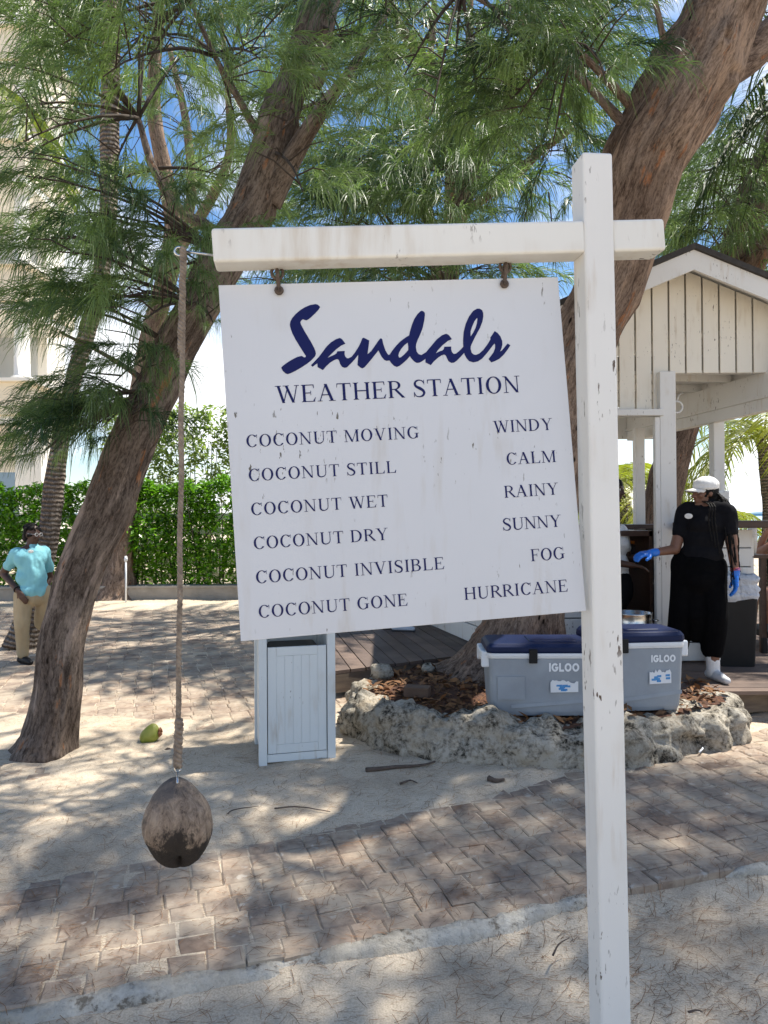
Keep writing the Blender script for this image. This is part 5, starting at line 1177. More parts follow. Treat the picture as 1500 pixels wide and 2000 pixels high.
def cooler(label, loc, yaw, w, d, h, textx, stickx, sticker, latchx, wheel):
    t = thing('cooler', loc, label, 'cooler', 'grey picnic coolers on the planter')
    M4 = Matrix.Translation(loc) @ Matrix.Rotation(yaw, 4, 'Z')
    def fin(mb, name, mat, **k):
        o = mb.obj(name, mat, None, **k); o.data.transform(M4); adopt(o, t); return o
    hb = h * .78
    mb = MB(); secs = [(rrect(w * .88, d * .80, .05), .0), (rrect(w * .91, d * .84, .05), .03), (rrect(w * .925, d * .88, .045), hb * .25), (rrect(w * .95, d * .93, .04), hb * .92), (rrect(w * .955, d * .935, .04), hb)]
    loft(mb, secs)
    fin(mb, 'body', M['greyplastic'], smooth=False, bevel=.004)
    mb = MB(); fy = lambda z: -d * (.42 + .045 * z / hb)   # raised side panels and the moulded step at the foot
    mb.add([(-w * .30, -d * .446, hb * .20), (w * .45, -d * .446, hb * .33), (w * .45, -d * .450, hb * .27), (-w * .30, -d * .450, hb * .14)], [(0, 3, 2, 1)])
    loft(mb, [(rrect(w * .22, .012, .004, -w * .30, -d * .455), hb * .30), (rrect(w * .22, .012, .004, -w * .30, -d * .462), hb * .70)])
    fin(mb, 'rib', M['greyplastic'])
    mb = MB(); loft(mb, [(rrect(w * .965, d * .95, .04), hb + .001), (rrect(w * .985, d * .98, .045), hb + .02), (rrect(w * .985, d * .98, .045), hb + h * .075)])
    fin(mb, 'rim', M['whiteplastic'], bevel=.003)
    for sg in (-1, 1):
        mb = MB(); mb.box((sg * w * .505, 0, hb + h * .02), (.05, d * .62, .055)); mb.box((sg * w * .49, -d * .33, hb - h * .02), (.07, .05, .11)); mb.box((sg * w * .49, d * .33, hb - h * .02), (.07, .05, .11))
        fin(mb, 'handle', M['whiteplastic'], bevel=.012, seg=3)
    mb = MB(); z0 = hb + h * .077; loft(mb, [(rrect(w * .975, d * .97, .045), z0), (rrect(w * .995, d * .995, .05), z0 + .012), (rrect(w * .985, d * .985, .05), z0 + h * .08), (rrect(w * .93, d * .90, .05), z0 + h * .125)])
    loft(mb, [(rrect(w * .40, d * .62, .03, .05), z0 + h * .126), (rrect(w * .38, d * .58, .03, .05), z0 + h * .145)])
    fin(mb, 'lid', M['navylid'], bevel=.004)
    mb = MB(); mb.box((latchx, -d * .497, hb + h * .04), (.055, .022, .095)); mb.box((latchx, -d * .502, hb + h * .095), (.05, .012, .03))
    fin(mb, 'latch', M['black'], bevel=.005)
    if wheel:
        mb = MB(); mb.lathe([(.02, -.03), (.075, -.03), (.082, -.02), (.082, .02), (.075, .03), (.02, .03)], (w * .40, -d * .40, .075), 24, np.array(Matrix.Rotation(math.pi / 2, 3, 'X'))); fin(mb, 'wheel', M['black'], smooth=True)
    polys, tw = bold('IGLOO'); ch = .058 if wheel else .05
    mb = MB(); 
    for p in polys: mb.add([(textx + a * ch * .78, -d * (.44 + .028 * (.78 * hb + b * ch) / hb) - .0032, hb * .78 + b * ch) for a, b in p], [tuple(range(len(p)))])
    fin(mb, 'lettering', M['silver'])
    mb = MB(); sx, sy, sw, sh = sticker
    lean = lambda z: -d * (.455 + .0 * z) - .010
    edge_ = [(sx + sw * k / 14, sy + sh * (.72 + .28 * rng.random())) for k in range(15)][::-1]
    mb.add([(sx, lean(0), sy), (sx + sw, lean(0), sy + .004)] + [(a, lean(0), b) for a, b in edge_], [tuple(range(17))])
    for k in range(7): 
        a = sx + sw * rng.uniform(.05, .75); b = sy + sh * rng.uniform(.08, .5); mb.add([(a, lean(0) - .0006 - k * .0001, b), (a + sw * .2, lean(0) - .0006 - k * .0001, b), (a + sw * .2, lean(0) - .0006 - k * .0001, b + sh * .16), (a, lean(0) - .0006 - k * .0001, b + sh * .14)], [(0, 1, 2, 3)], mi=1)
    fin(mb, 'torn_sticker', [M['whiteplastic'], pm('blue_print', (.05, .22, .5), (.08, .3, .6), 40, .5)])
    return t
lx0, lz = P(948, 1330, 4.84)[0], .25
cooler('wide grey cooler with a navy lid and a white end handle, left of the post', (lx0 + .43, 5.02, lz), -.03, .84, .42, .50, -.43 + .432, 0, (-.43 + .44, .165, .185, .085), -.43 + .325, True)
cx1 = P(1335, 1300, 4.95)[0]
cooler('upright grey cooler with a navy lid, right of the post below the standing woman', (cx1 - .325, 5.10, .255), .09, .66, .40, .555, .075, 0, (.06, .19, .155, .10), -.12, False)
# stock pot behind them on the deck
q = P(1238, 1205, 6.15); 
pt = thing('stock_pot', (q[0] - .02, 6.15, ZD), 'shiny steel stock pot behind the upright cooler', 'pot')
mb = MB(); pr_ = .165; zt = P(1238, 1200, 6.0)[2]
mb.lathe([(pr_ * .96, 0), (pr_, .01), (pr_, zt - ZD - .10), (pr_ * 1.02, zt - ZD - .095), (pr_ * 1.02, zt - ZD - .088), (pr_, zt - ZD - .083), (pr_, zt - ZD - .01), (pr_ * 1.035, zt - ZD), (pr_ * .98, zt - ZD - .004), (pr_ * .96, .03)], (q[0] - .02, 6.15, ZD), 40)
mb.obj('body', M['steel'], pt, smooth=True)
mb = MB(); c = np.array([q[0] - .02 + pr_, 6.10, zt - .06]); mb.tube([c, c + [.03, -.01, 0], c + [.03, -.05, 0], c + [-.005, -.06, 0]], .006, 6); mb.obj('handle', M['steel'], pt, smooth=True)

# ------------------------------------------------------------------ white waste cabinet
bl0, br0 = G(506, 1502)[:2], G(656, 1489)[:2]; bw_ = np.linalg.norm(br0 - bl0); byaw = math.atan2(*(br0 - bl0)[::-1]); bc = (bl0 + br0) / 2; bdep = .50; hb_ = 1.02
B4 = Matrix.Translation((bc[0], bc[1], 0)) @ Matrix.Rotation(byaw, 4, 'Z')
cb = thing('waste_cabinet', (bc[0], bc[1], 0), 'white wooden waste bin cabinet with a tongue-and-groove door on the sand', 'bin cabinet')
def cbf(mb, name, mat, **k):
    o = mb.obj(name, mat, None, **k); o.data.transform(B4); adopt(o, cb); return o
lw = .052; half = bw_ / 2
for sx in (-1, 1):
    for sy in (0, 1):
        mb = MB(); mb.box((sx * (half - lw / 2), lw / 2 + sy * (bdep - lw), hb_ / 2), (lw, lw, hb_)); cbf(mb, 'leg', M['binwhite'], bevel=.003)
dw = bw_ - 2 * lw - .012; zt_ = .765; z0_ = .085
mb = MB(); fr_ = .055
for x in (-1, 1): mb.box((x * (dw / 2 - fr_ / 2), .022, (zt_ + z0_) / 2), (fr_, .022, zt_ - z0_))
for z in (z0_ + fr_ / 2, zt_ - fr_ / 2): mb.box((0, .022, z), (dw - 2 * fr_ - .002, .022, fr_))
nb = 5; pw_ = (dw - 2 * fr_) / nb
for k in range(nb): mb.box((-dw / 2 + fr_ + pw_ * (k + .5), .0196, (zt_ + z0_) / 2), (pw_ - .0006, .014, zt_ - z0_ - 2 * fr_ - .002))
mb.box((0, .036, (zt_ + z0_) / 2), (dw - .02, .006, zt_ - z0_ - .02))
cbf(mb, 'door', M['binwhite'], bevel=.0012)
mb = MB(); mb.box((0, .028, .055), (bw_ - 2 * lw - .004, .03, .05)); cbf(mb, 'bottom_rail', M['binwhite'], bevel=.002)
for sx in (-1, 1):
    mb = MB()
    for k in range(5): mb.box((sx * (half - .022), lw + (bdep - 2 * lw) * (k + .5) / 5, .48), (.016, (bdep - 2 * lw) / 5 - .003, .82))
    cbf(mb, 'side_panel', M['binwhite'])
mb = MB(); mb.box((0, bdep - .024, .52), (bw_ - 2 * lw - .004, .016, .92)); cbf(mb, 'back_panel', M['binwhite'])
mb = MB(); V = [(-half - .03, -.03, hb_ + .002), (half + .03, -.03, hb_ + .002), (half + .03, bdep + .03, hb_ + .10), (-half - .03, bdep + .03, hb_ + .10)]; V += [(a, b, c + .025) for a, b, c in V]
mb.add(V, [(3, 2, 1, 0), (4, 5, 6, 7), (0, 1, 5, 4), (1, 2, 6, 5), (2, 3, 7, 6), (3, 0, 4, 7)]); cbf(mb, 'roof_board', M['binwhite'], bevel=.004)
mb = MB(); mb.box((0, bdep / 2 - .01, .39), (dw - .05, bdep - .13, .70)); cbf(mb, 'bin_liner', M['black'], bevel=.02)

# black bin with its white liner, by the bar
q = P(1440, 1306, 6.55); qb = G(1442, 1303, ZD)
tb = thing('waste_bin', (qb[0], qb[1] + .19, ZD), 'square black waste bin with a folded white liner beside the bar counter', 'waste bin')
T4 = Matrix.Translation((qb[0], qb[1] + .19, ZD)) @ Matrix.Rotation(-.12, 4, 'Z')
mb = MB(); loft(mb, [(rrect(.36, .34, .03), 0), (rrect(.40, .38, .03), .60), (rrect(.40, .38, .03), .64)]); o = mb.obj('body', M['black'], None, bevel=.004); o.data.transform(T4); adopt(o, tb)
def skirt(n=64, m=16):
    V = []
    base = rrect(.415, .395, .05, n=16)
    for i in range(m):
        t = i / (m - 1)
        for j, (x, y) in enumerate(base):
            z = .56 + .25 * t; s = 1.0 + .03 * math.sin(t * 9) + .09 * fbm(np.array([[x * 9, y * 9, z * 16]]), 3)[0] + (.05 if .35 < t < .55 else 0) - (.16 * (t - .85) / .15 if t > .85 else 0)
            V.append((x * s, y * s, z + (.055 * fbm(np.array([[x * 6, y * 6, 2]]), 2)[0])))
    n = len(base); V += [(x * .6, y * .6, .72) for x, y in base]
    return V, [(i * n + j, i * n + (j + 1) % n, (i + 1) * n + (j + 1) % n, (i + 1) * n + j) for i in range(m) for j in range(n)] + [tuple(range(m * n, (m + 1) * n))]
o = MB().add(*skirt()).obj('liner', M['bag'], None, smooth=True); o.data.transform(T4); adopt(o, tb)

# green coconut and small debris on the sand
gc = G(294, 1450, 0); V, Fs = coconut_mesh(gc * [1, 1, 0] + [0, 0, .062], .066, .072, .25, .06, 4, 40, 28)
g = thing('green_coconut', gc, 'small green young coconut lying on the sunlit sand', 'coconut')
MB().add(V, Fs).obj('husk', pm('green_husk', (.20, .24, .03), (.30, .30, .07), 14, .5, .2), g, smooth=True)
mb = MB(); c = gc * [1, 1, 0] + [.055, -.01, .075]
for k in range(6): 
    a = k * 1.05; mb.tube([c, c + np.array([.02, .022 * math.cos(a), .022 * math.sin(a)]), c + np.array([.012, .034 * math.cos(a), .034 * math.sin(a)])], [.012, .012, .004], 6)
mb.obj('calyx', pm('brown_calyx', (.30, .12, .05), (.16, .06, .03), 30, .8), g, smooth=True)
def twig(label, pts, r, z=.012):
    p = catmull([G(a, b) * [1, 1, 0] + [0, 0, z + .01 * (k % 2)] for k, (a, b) in enumerate(pts)], 6); p[:, 2] = np.maximum(gz(p[:, 0], p[:, 1]), 0) + z
    mb = MB(); mb.tube(p, np.linspace(r, r * .4, len(p)), 6); tag(mb.obj('twig', M['deadwood'], smooth=True), label, 'twig', 'twigs on the sand')
twig('thin dark curved twig on the sand near the paving', [(536, 1590), (575, 1586), (610, 1590), (645, 1597)], .005)
twig('pale bent twig left of the thin dark curved one', [(445, 1606), (455, 1598), (490, 1592), (505, 1588)], .004)
twig('thick dark bark scrap below the waste cabinet and planter', [(715, 1518), (760, 1512), (800, 1510), (850, 1499)], .016)
twig('stubby dark bark scrap under the middle of the planter', [(955, 1530), (968, 1534), (985, 1532)], .020)
twig('short dark root scrap on the paving edge below the planter', [(782, 1541), (800, 1534), (815, 1540)], .008)
twig('brown curved twig on the near sand left of the post', [(1080, 1872), (1092, 1850), (1112, 1838)], .004)
twig('little brown twig on the near sand right of the post', [(1345, 1984), (1362, 1980), (1372, 1984)], .004)
mb = MB(); a = G(1366, 1478) * [1, 1, 0]; mb.tube([a + [0, 0, .03], a + [.05, .06, .035], a + [.07, .16, .04]], .006, 7); tag(mb.obj('drinking_straw', M['whiteplastic'], smooth=True), 'white bent drinking straw lying by the right end of the planter', 'straw')
a = G(326, 1472) * [1, 1, 0]; mb = MB(); mb.lathe([(.004, -.02), (.016, -.01), (.02, .008), (.012, .024), (.003, .03)], a + [0, 0, .02], 9, np.array(Matrix.Rotation(1.2, 3, 'Y'))); tag(mb.obj('seed_cone', M['deadwood'], smooth=True), 'small dark seed cone on bright sand near the green coconut', 'seed cone')

# ------------------------------------------------------------------ people
def cap_prim(p0, r0, p1, r1, n=14):
    p0, p1 = np.asarray(p0, float), np.asarray(p1, float); d = p1 - p0; L = np.linalg.norm(d) + 1e-9; d = d / L
    x = np.cross(d, (0.31, .2, .93)); x /= np.linalg.norm(x); y = np.cross(d, x); V = []; rings = []
    for t in np.linspace(-90, 0, 5)[0:]: rings.append((r0 * math.cos(math.radians(t)), r0 * math.sin(math.radians(t))))
    for t in np.linspace(0, 90, 5): rings.append((r1 * math.cos(math.radians(t)), L + r1 * math.sin(math.radians(t))))
    for r, h in rings:
        r = max(r, 1e-4)
        for j in range(n):
            a = 2 * math.pi * j / n; V.append(p0 + d * h + x * r * math.cos(a) + y * r * math.sin(a))
    m = len(rings)
    Fs = [(i * n + j, i * n + (j + 1) % n, (i + 1) * n + (j + 1) % n, (i + 1) * n + j) for i in range(m - 1) for j in range(n)] + [tuple(range(n))[::-1], tuple(range((m - 1) * n, m * n))]
    return V, Fs
def ell_prim(c, r, R=None, n=20, m=12):
    V = np.array([(math.sin(math.pi * (i + .02) / (m + .04)) * math.cos(2 * math.pi * j / n), math.sin(math.pi * (i + .02) / (m + .04)) * math.sin(2 * math.pi * j / n), -math.cos(math.pi * (i + .02) / (m + .04))) for i in range(m + 1) for j in range(n)]) * np.asarray(r)
    if R is not None: V = V @ np.asarray(R).T
    return V + np.asarray(c), [(i * n + j, i * n + (j + 1) % n, (i + 1) * n + (j + 1) % n, (i + 1) * n + j) for i in range(m) for j in range(n)] + [tuple(range(n))[::-1], tuple(range(m * n, (m + 1) * n))]
def fuse(name, prims, voxel, mat, parent, smooth=3, wrinkle=0, wscale=14, wz=1.0):
    """capsules and ellipsoids grown into one continuous skin"""
    mb = MB()
    for p in prims: mb.add(*(cap_prim(*p[1:]) if p[0] == 'c' else ell_prim(*p[1:])))
    me = bpy.data.meshes.new('tmp'); me.from_pydata(mb.v, [], mb.f); o = bpy.data.objects.new('tmp', me); COL.objects.link(o)
    r = o.modifiers.new('r', 'REMESH'); r.mode = 'VOXEL'; r.voxel_size = voxel
    s = o.modifiers.new('s', 'SMOOTH'); s.factor = .5; s.iterations = smooth
    dg = bpy.context.evaluated_depsgraph_get(); dg.update()
    nm = bpy.data.meshes.new_from_object(o.evaluated_get(dg)); bpy.data.objects.remove(o); bpy.data.meshes.remove(me)
    nm.name = name
    if wrinkle:
        n = len(nm.vertices); co = np.empty(n * 3, np.float32); nm.vertices.foreach_get('co', co); co = co.reshape(-1, 3).astype(float)
        no = np.empty(n * 3, np.float32); nm.vertex_normals.foreach_get('vector', no); no = no.reshape(-1, 3)
        co = co + no * (wrinkle * fbm(co * np.array([wscale, wscale, wscale * wz]), 3))[:, None]
        nm.vertices.foreach_set('co', co.astype(np.float32).ravel()); nm.update()
    nm.materials.clear()
    return link(name, nm, mat, parent, smooth=True)
def skinmat(name, a): return pm(name, a, tuple(x * .8 for x in a), 12, .5, .05, 80, spec=.4)
SK1 = skinmat('deep_brown_skin', (.19, .092, .058)); SK2 = skinmat('dark_brown_skin', (.080, .039, .026)); SK3 = skinmat('tanned_skin', (.36, .18, .11))
HAIR = pm('black_hair', (.006, .005, .005), (.010, .009, .008), 40, .6, .6, 120, spec=.15)
CLB = pm('black_cotton', (.006, .006, .008), (.009, .009, .011), 20, .9, .15, 90, spec=.12); CLB2 = pm('black_skirt_cloth', (.0025, .0025, .003), (.004, .004, .0045), 20, .95, .1, 60, spec=.06)
AQUA = pm('aqua_polo_cotton', (.23, .54, .60), (.20, .49, .56), 10, .8, .25, 60); KHAKI = pm('khaki_cotton', (.44, .35, .22), (.38, .30, .185), 8, .85, .3, 50)
GLOVE = pm('blue_nitrile', (.015, .16, .62), (.012, .13, .52), 30, .35, .3, 70); WHITEC = pm('white_cotton', (.74, .73, .70), (.66, .65, .63), 30, .8, .3, 90)
SHOE = pm('white_trainer', (.66, .66, .65), (.52, .53, .54), 22, .5, .2, 60); EYE = pm('eye_white', (.6, .58, .54)); SOLE = pm('dark_sole', (.05, .05, .055))
def hand_prims(w, d, palm_n, L=.175, r=.0, curl=.5, side=1, spread=.0):
    """palm at wrist w along d; palm_n is the palm's facing normal; fingers curl towards it"""
    d = np.asarray(d, float); d /= np.linalg.norm(d); nrm = np.asarray(palm_n, float); nrm = nrm - d * np.dot(nrm, d); nrm /= np.linalg.norm(nrm); x = np.cross(d, nrm) * side
    out = [('c', w - d * .01, .022 + r, w + d * .03, .024 + r)]
    for k in (-1.5, -.5, .5, 1.5): out.append(('c', w + d * .02 + x * k * .012, .015 + r, w + d * L * .50 + x * k * .018, .0115 + r))
    for k, fl in ((-1.5, .74), (-.5, .92), (.5, 1.0), (1.5, .9)):
        b = w + d * L * .50 + x * k * .0185; a1 = curl * (.55 + .12 * k * .3); dd = d
        for s in (.22, .16, .13):
            dd = d * math.cos(a1) + nrm * math.sin(a1) + x * k * spread; e = b + dd * L * s * fl * .95
            out.append(('c', b, .0088 + r * .8, e, .0078 + r * .8)); b = e; a1 += curl * .6
    tb = w + d * .028 + x * .026; t1 = tb + (d * .55 + x * .62 + nrm * .3) * .045; t2 = t1 + (d * .85 + x * .15 + nrm * .35) * .042
    out += [('c', tb, .013 + r, t1, .0105 + r), ('c', t1, .0102 + r, t2, .0085 + r)]
    return out
def head_prims(h, fwd, s=1.0):
    """h: centre of the skull; fwd: where the face looks"""
    f = np.asarray(fwd, float); f /= np.linalg.norm(f); up = np.array([0, 0, 1.0]); up = up - f * np.dot(up, f); up /= np.linalg.norm(up); x = np.cross(f, up); R = np.stack([x, f, up], 1)
    def q(a, b, c): return h + s * (x * a + f * b + up * c)
    P_ = [('e', q(0, -.008, .018), (.074 * s, .094 * s, .098 * s), R), ('e', q(0, .022, -.052), (.056 * s, .064 * s, .066 * s), R), ('e', q(0, .060, -.098), (.024 * s, .020 * s, .018 * s), R),
          ('c', q(0, .088, .004), .009 * s, q(0, .106, -.034), .0125 * s), ('e', q(-.013, .094, -.038), (.010 * s,) * 3), ('e', q(.013, .094, -.038), (.010 * s,) * 3),
          ('c', q(-.018, .082, -.062), .008 * s, q(.018, .082, -.062), .008 * s), ('c', q(-.016, .079, -.073), .0085 * s, q(.016, .079, -.073), .0085 * s),
          ('c', q(-.034, .079, .022), .010 * s, q(.034, .079, .022), .010 * s), ('e', q(-.040, .064, -.030), (.022 * s, .02 * s, .022 * s), R), ('e', q(.040, .064, -.030), (.022 * s, .02 * s, .022 * s), R)]
    for sg in (-1, 1): P_.append(('e', q(sg * .074, -.008, -.012), (.009 * s, .019 * s, .031 * s), R))
    return P_, q, R
def eyes(q, parent, s=1.0):
    mb = MB()
    for sg in (-1, 1): mb.add(*ell_prim(q(sg * .031, .074, .002), (.012 * s,) * 3, None, 10, 8))
    mb.obj('eyes', EYE, parent, smooth=True)
    mb = MB()
    for sg in (-1, 1): mb.add(*ell_prim(q(sg * .031, .0835, .002), (.0055 * s,) * 3, None, 8, 6))
    mb.obj('pupils', HAIR, parent, smooth=True)
A = lambda *v: np.array(v, float)
def shoe_prims(ank, f, L=.26, r=.0):
    f = np.asarray(f, float); f /= np.linalg.norm(f); x = A(-f[1], f[0], 0); g = A(ank[0], ank[1], 0)
    z0 = ank[2] - .085
    return [('c', g + f * -.05 + A(0, 0, z0 + .040), .038, g + f * .08 + A(0, 0, z0 + .038), .037), ('c', g + f * .06 + A(0, 0, z0 + .036), .040, g + f * (L - .10) + A(0, 0, z0 + .028), .030), ('c', g + f * -.03 + A(0, 0, z0 + .06), .038, g + f * -.02 + A(0, 0, z0 + .10), .040),
            ('c', g + f * .05 + A(0, 0, z0 + .05), .036, g + f * .12 + A(0, 0, z0 + .045), .030)]

# woman in black at the bar
qf = G(1380, 1322, ZD); fx = qf[0]; fy_ = 5.92
wo_ = thing('person', (fx - .08, fy_, ZD), 'woman in black with a white cap and blue gloves reaching into the kiosk', 'person')
def wp(px, py, dy=0.0): return P(px, py, fy_ + dy)
hip = wp(1366, 1110); hipL, hipR = hip + A(.085, -.03, 0), hip + A(-.085, .05, 0)
waist = wp(1374, 1055); chest = wp(1378, 1015); neck0 = wp(1384, 978); 
shL, shR = wp(1420, 1000, -.10), wp(1338, 1002, .10)
hc = wp(1376, 962); hf = A(-1, -.18, -.02)
hp_, hq, hR = head_prims(hc + A(0, 0, .004), hf, 1.0)
elR, wrR = wp(1318, 1073, .05), wp(1272, 1080, -.02)
elL, wrL = wp(1430, 1066, -.12), wp(1437, 1124, -.16)
ankL = A(fx, fy_ - .05, ZD + .09); kneeL = (hipL + ankL) / 2 + A(.0, -.05, .03); ankR = A(fx - .26, fy_ + .12, ZD + .09); kneeR = (hipR + ankR) / 2 + A(-.02, -.03, .03)
tf_ = A(-.62, -.78, 0); tsx = A(.78, -.62, 0); TR = np.stack([tsx, -tf_ * -1, A(0, 0, 1)], 1)
armL = (wrL - elL); armL /= np.linalg.norm(armL); armR = wrR - elR; armR /= np.linalg.norm(armR)
body = hp_ + [('c', neck0 + A(.0, .0, -.04), .060, hc + A(.015, 0, -.06), .052), ('e', chest, (.155, .105, .17), TR), ('e', waist, (.14, .105, .13), TR), ('e', hip, (.165, .13, .14), TR),
       ('c', shL, .058, elL, .047), ('c', elL, .045, wrL, .030), ('c', shR, .056, elR, .045), ('c', elR, .043, wrR, .029), ('c', hipL, .095, kneeL, .07), ('c', kneeL, .066, ankL, .043), ('c', hipR, .095, kneeR, .07), ('c', kneeR, .066, ankR, .043)]
body += hand_prims(wrL, armL + A(-.10, 0, 0), A(-1, .2, 0), curl=.45, side=1) + hand_prims(wrR, armR, A(0, .3, -1), curl=.55, side=1)
fuse('body', body, .0075, SK1, wo_, 3); eyes(hq, wo_)
sh = [('e', chest + A(0, 0, -.01), (.180, .128, .165), TR), ('e', chest + tf_ * .045 + A(0, 0, -.035), (.150, .105, .095), TR), ('e', waist, (.168, .130, .15), TR), ('e', (waist + hip) / 2 + A(0, 0, -.01), (.178, .14, .13), TR), ('c', shL + A(-.02, .01, .015), .078, shR + A(.02, -.01, .015), .075), ('c', shL, .076, shL + (elL - shL) * .55, .070), ('c', shR, .072, shR + (elR - shR) * .55, .066), ('c', neck0 + A(0, 0, -.06), .085, neck0 + A(0, 0, -.012), .066)]
fuse('polo_shirt', sh, .0075, CLB, wo_, 12, .010, 11, .6)
hem = A(0, 0, .0)
sk = [('e', hip + A(0, 0, .03), (.185, .15, .14), TR), ('e', hip + A(.0, 0, -.08), (.190, .165, .17), TR), ('c', hipL + A(.0, 0, .02), .126, hipL + A(0, 0, -.2), .122), ('c', hipL + A(-.01, 0, -.06), .122, kneeL, .110), ('c', kneeL, .110, ankL + A(-.0, .01, .17), .093), ('c', hipR + A(0, 0, .02), .128, hipR + A(.01, 0, -.22), .122), ('c', hipR + A(.0, 0, -.06), .124, kneeR + A(.03, 0, 0), .105), ('c', kneeR + A(.03, 0, 0), .105, ankR + A(.03, 0, .15), .092), ('c', (hipL + hipR) / 2 + A(-.02, 0, -.1), .12, (kneeL + kneeR) / 2, .10), ('c', (kneeL + kneeR) / 2, .1, (kneeL * .6 + ankL * .4 + kneeR * .6 + ankR * .4) / 2, .06)]
fuse('wide_trousers', sk, .009, CLB2, wo_, 12, .010, 7, .25)
for nm_, w_, d_, pn in (('glove', wrL, armL + A(-.10, 0, 0), A(-1, .2, 0)), ('glove', wrR, armR, A(0, .3, -1))):
    fuse(nm_, [('c', w_ - d_ / np.linalg.norm(d_) * .045, .036, w_, .031)] + hand_prims(w_, d_, pn, r=.0035, curl=.45 if pn[2] == 0 else .55, side=1), .0045, GLOVE, wo_, 2, .0012, 60)
mb = MB()
for o_ in (-.075, -.062): 
    c = wrL + armL * (o_ + .02); xa = np.cross(armL, A(0, 1, 0)); xa /= np.linalg.norm(xa); ring(mb, c, xa, np.cross(armL, xa), .036, .004, 18)
mb.obj('bracelet', pm('red_bracelet', (.35, .04, .03)), wo_, smooth=True)
hair = [('e', hq(0, -.022, .012), (.083, .098, .100), hR), ('e', hq(0, -.07, -.05), (.075, .055, .085), hR), ('c', hq(0, -.075, -.08), .055, hq(0, -.10, -.17), .05)]
fuse('hair', hair, .007, HAIR, wo_, 2, .006, 40)
mb = MB()
def braid(pts, r=.0085):
    p = catmull(pts, 14); t = np.arange(len(p)); mb.tube(p, r * (1 + .28 * np.sin(t * 1.7)) * np.linspace(1, .6, len(p)), 7)
for k in range(16):
    a = rng.uniform(-.9, .9); s0 = hq(a * .075, -.075 + rng.normal(0, .012), -.02); s1 = neck0 + A(.06 + .04 * a, -.05 - .05 * rng.random(), .01); l_ = rng.uniform(.35, .72)
    braid([s0, (s0 + s1) / 2 + A(.02, -.01, .01), s1 + A(.03, -.03, -.05), s1 + A(.055 + .02 * rng.normal(), -.06, -l_ * .55), s1 + A(.07 + .03 * rng.normal(), -.09, -l_)])
for k in range(3): braid([hq(.07, .045 - .02 * k, .03), hq(.085, .035 - .02 * k, -.05), chest + tf_ * .10 + A(.02 + .02 * k, -.08, .12), chest + tf_ * .135 + A(.03 + .025 * k, -.07, .0), chest + tf_ * .13 + A(.05 + .03 * k, -.08, -.17 - .05 * k)], .0075)
mb.obj('braids', HAIR, wo_, smooth=True)
capm = [('e', hq(0, -.015, .058), (.092, .108, .074), hR), ('e', hq(0, -.012, .036), (.091, .107, .040), hR)]
cap = fuse('cap', capm, .006, WHITEC, wo_, 2, .002, 30)
bm_ = MB(); V = []; nb_ = 15
for i in range(5):
    for j in range(nb_):
        a = math.pi * (.12 + .76 * j / (nb_ - 1)); rr = .097 + .075 * i / 4 * math.sin(a) ** .7
        V.append(hq(math.cos(a) * .088 * (1 - .05 * i), math.sin(a) * rr + .004, .034 - .010 * i / 4 * 1.6 - .022 * math.cos(a) ** 2))
V2 = [v + A(0, 0, -.006) for v in V]; n5 = 5 * nb_
fs = [(i * nb_ + j, i * nb_ + j + 1, (i + 1) * nb_ + j + 1, (i + 1) * nb_ + j) for i in range(4) for j in range(nb_ - 1)]
bm_.add(V + V2, fs + [tuple(x + n5 for x in f[::-1]) for f in fs] + [(4 * nb_ + j, 4 * nb_ + j + 1, n5 + 4 * nb_ + j + 1, n5 + 4 * nb_ + j) for j in range(nb_ - 1)])
bm_.obj('brim', WHITEC, cap, smooth=True)
mb = MB(); c = P(1345, 1008, fy_ - .085); mb.lathe([(.026, 0), (.028, .003), (.02, .006)], c, 18, np.stack([tsx, A(0, 0, 1), tf_], 1) * [1.15, .8, 1]); mb.obj('name_badge', WHITEC, wo_)
for an, ff in ((ankL, A(.18, -.95, 0)), (ankR, A(-.7, -.7, 0))):
    fuse('sock', [('c', an + A(0, 0, -.02), .052, an + A(0, 0, .15), .056)], .007, WHITEC, wo_, 2, .002, 40, 2)
    fuse('shoe', shoe_prims(an, ff, .27), .0065, SHOE, wo_, 2)
mb = MB(); f_ = A(.18, -.95, 0); g_ = A(ankL[0], ankL[1], 0)
for k in range(4): p_ = g_ + f_ * (.03 + .025 * k) + A(0, 0, ankL[2] + .012 - .012 * k); mb.tube([p_ + A(-.025, 0, -.006), p_ + A(0, 0, .004), p_ + A(.025, 0, -.006)], .003, 5)
mb.obj('laces', WHITEC, wo_)

# person in the aqua polo on the far left
gx0 = G(46, 1296); Ym = gx0[1]
mn = thing('person', (gx0[0], Ym, 0), 'person in an aqua polo and khaki trousers standing hand on hip', 'person')
def mp_(px, py, dy=0.0): return P(px, py, Ym + dy)
mf = A(.72, -.69, 0); mx = A(.69, .72, 0); MR = np.stack([-mx * -1, mf, A(0, 0, 1)], 1)
mhip = mp_(66, 1160); mwaist = mp_(62, 1128); mch = mp_(60, 1090); mneck = mp_(60, 1062)
sR, sL = mp_(31, 1082, -.06), mp_(86, 1080, .12)
mhc = mp_(64, 1043); mhf = A(.93, -.35, -.06); mhp, mq, mR = head_prims(mhc, mhf, .95)
eR, wR = mp_(6, 1120, .02), mp_(36, 1154, -.15); eL, wL = mp_(97, 1128, .25), mp_(84, 1158, .10)
h1, h2 = mhip + A(-.08, -.05, 0), mhip + A(.09, .06, 0); a1 = A(gx0[0] + .0, Ym - .02, .09); k1 = mp_(43, 1222, -.08); a2 = A(gx0[0] + .32, Ym + .32, .09); k2 = mp_(84, 1215, .18)
d1 = A(.6, -.2, -.8); d2 = A(-.5, -.2, -.8)
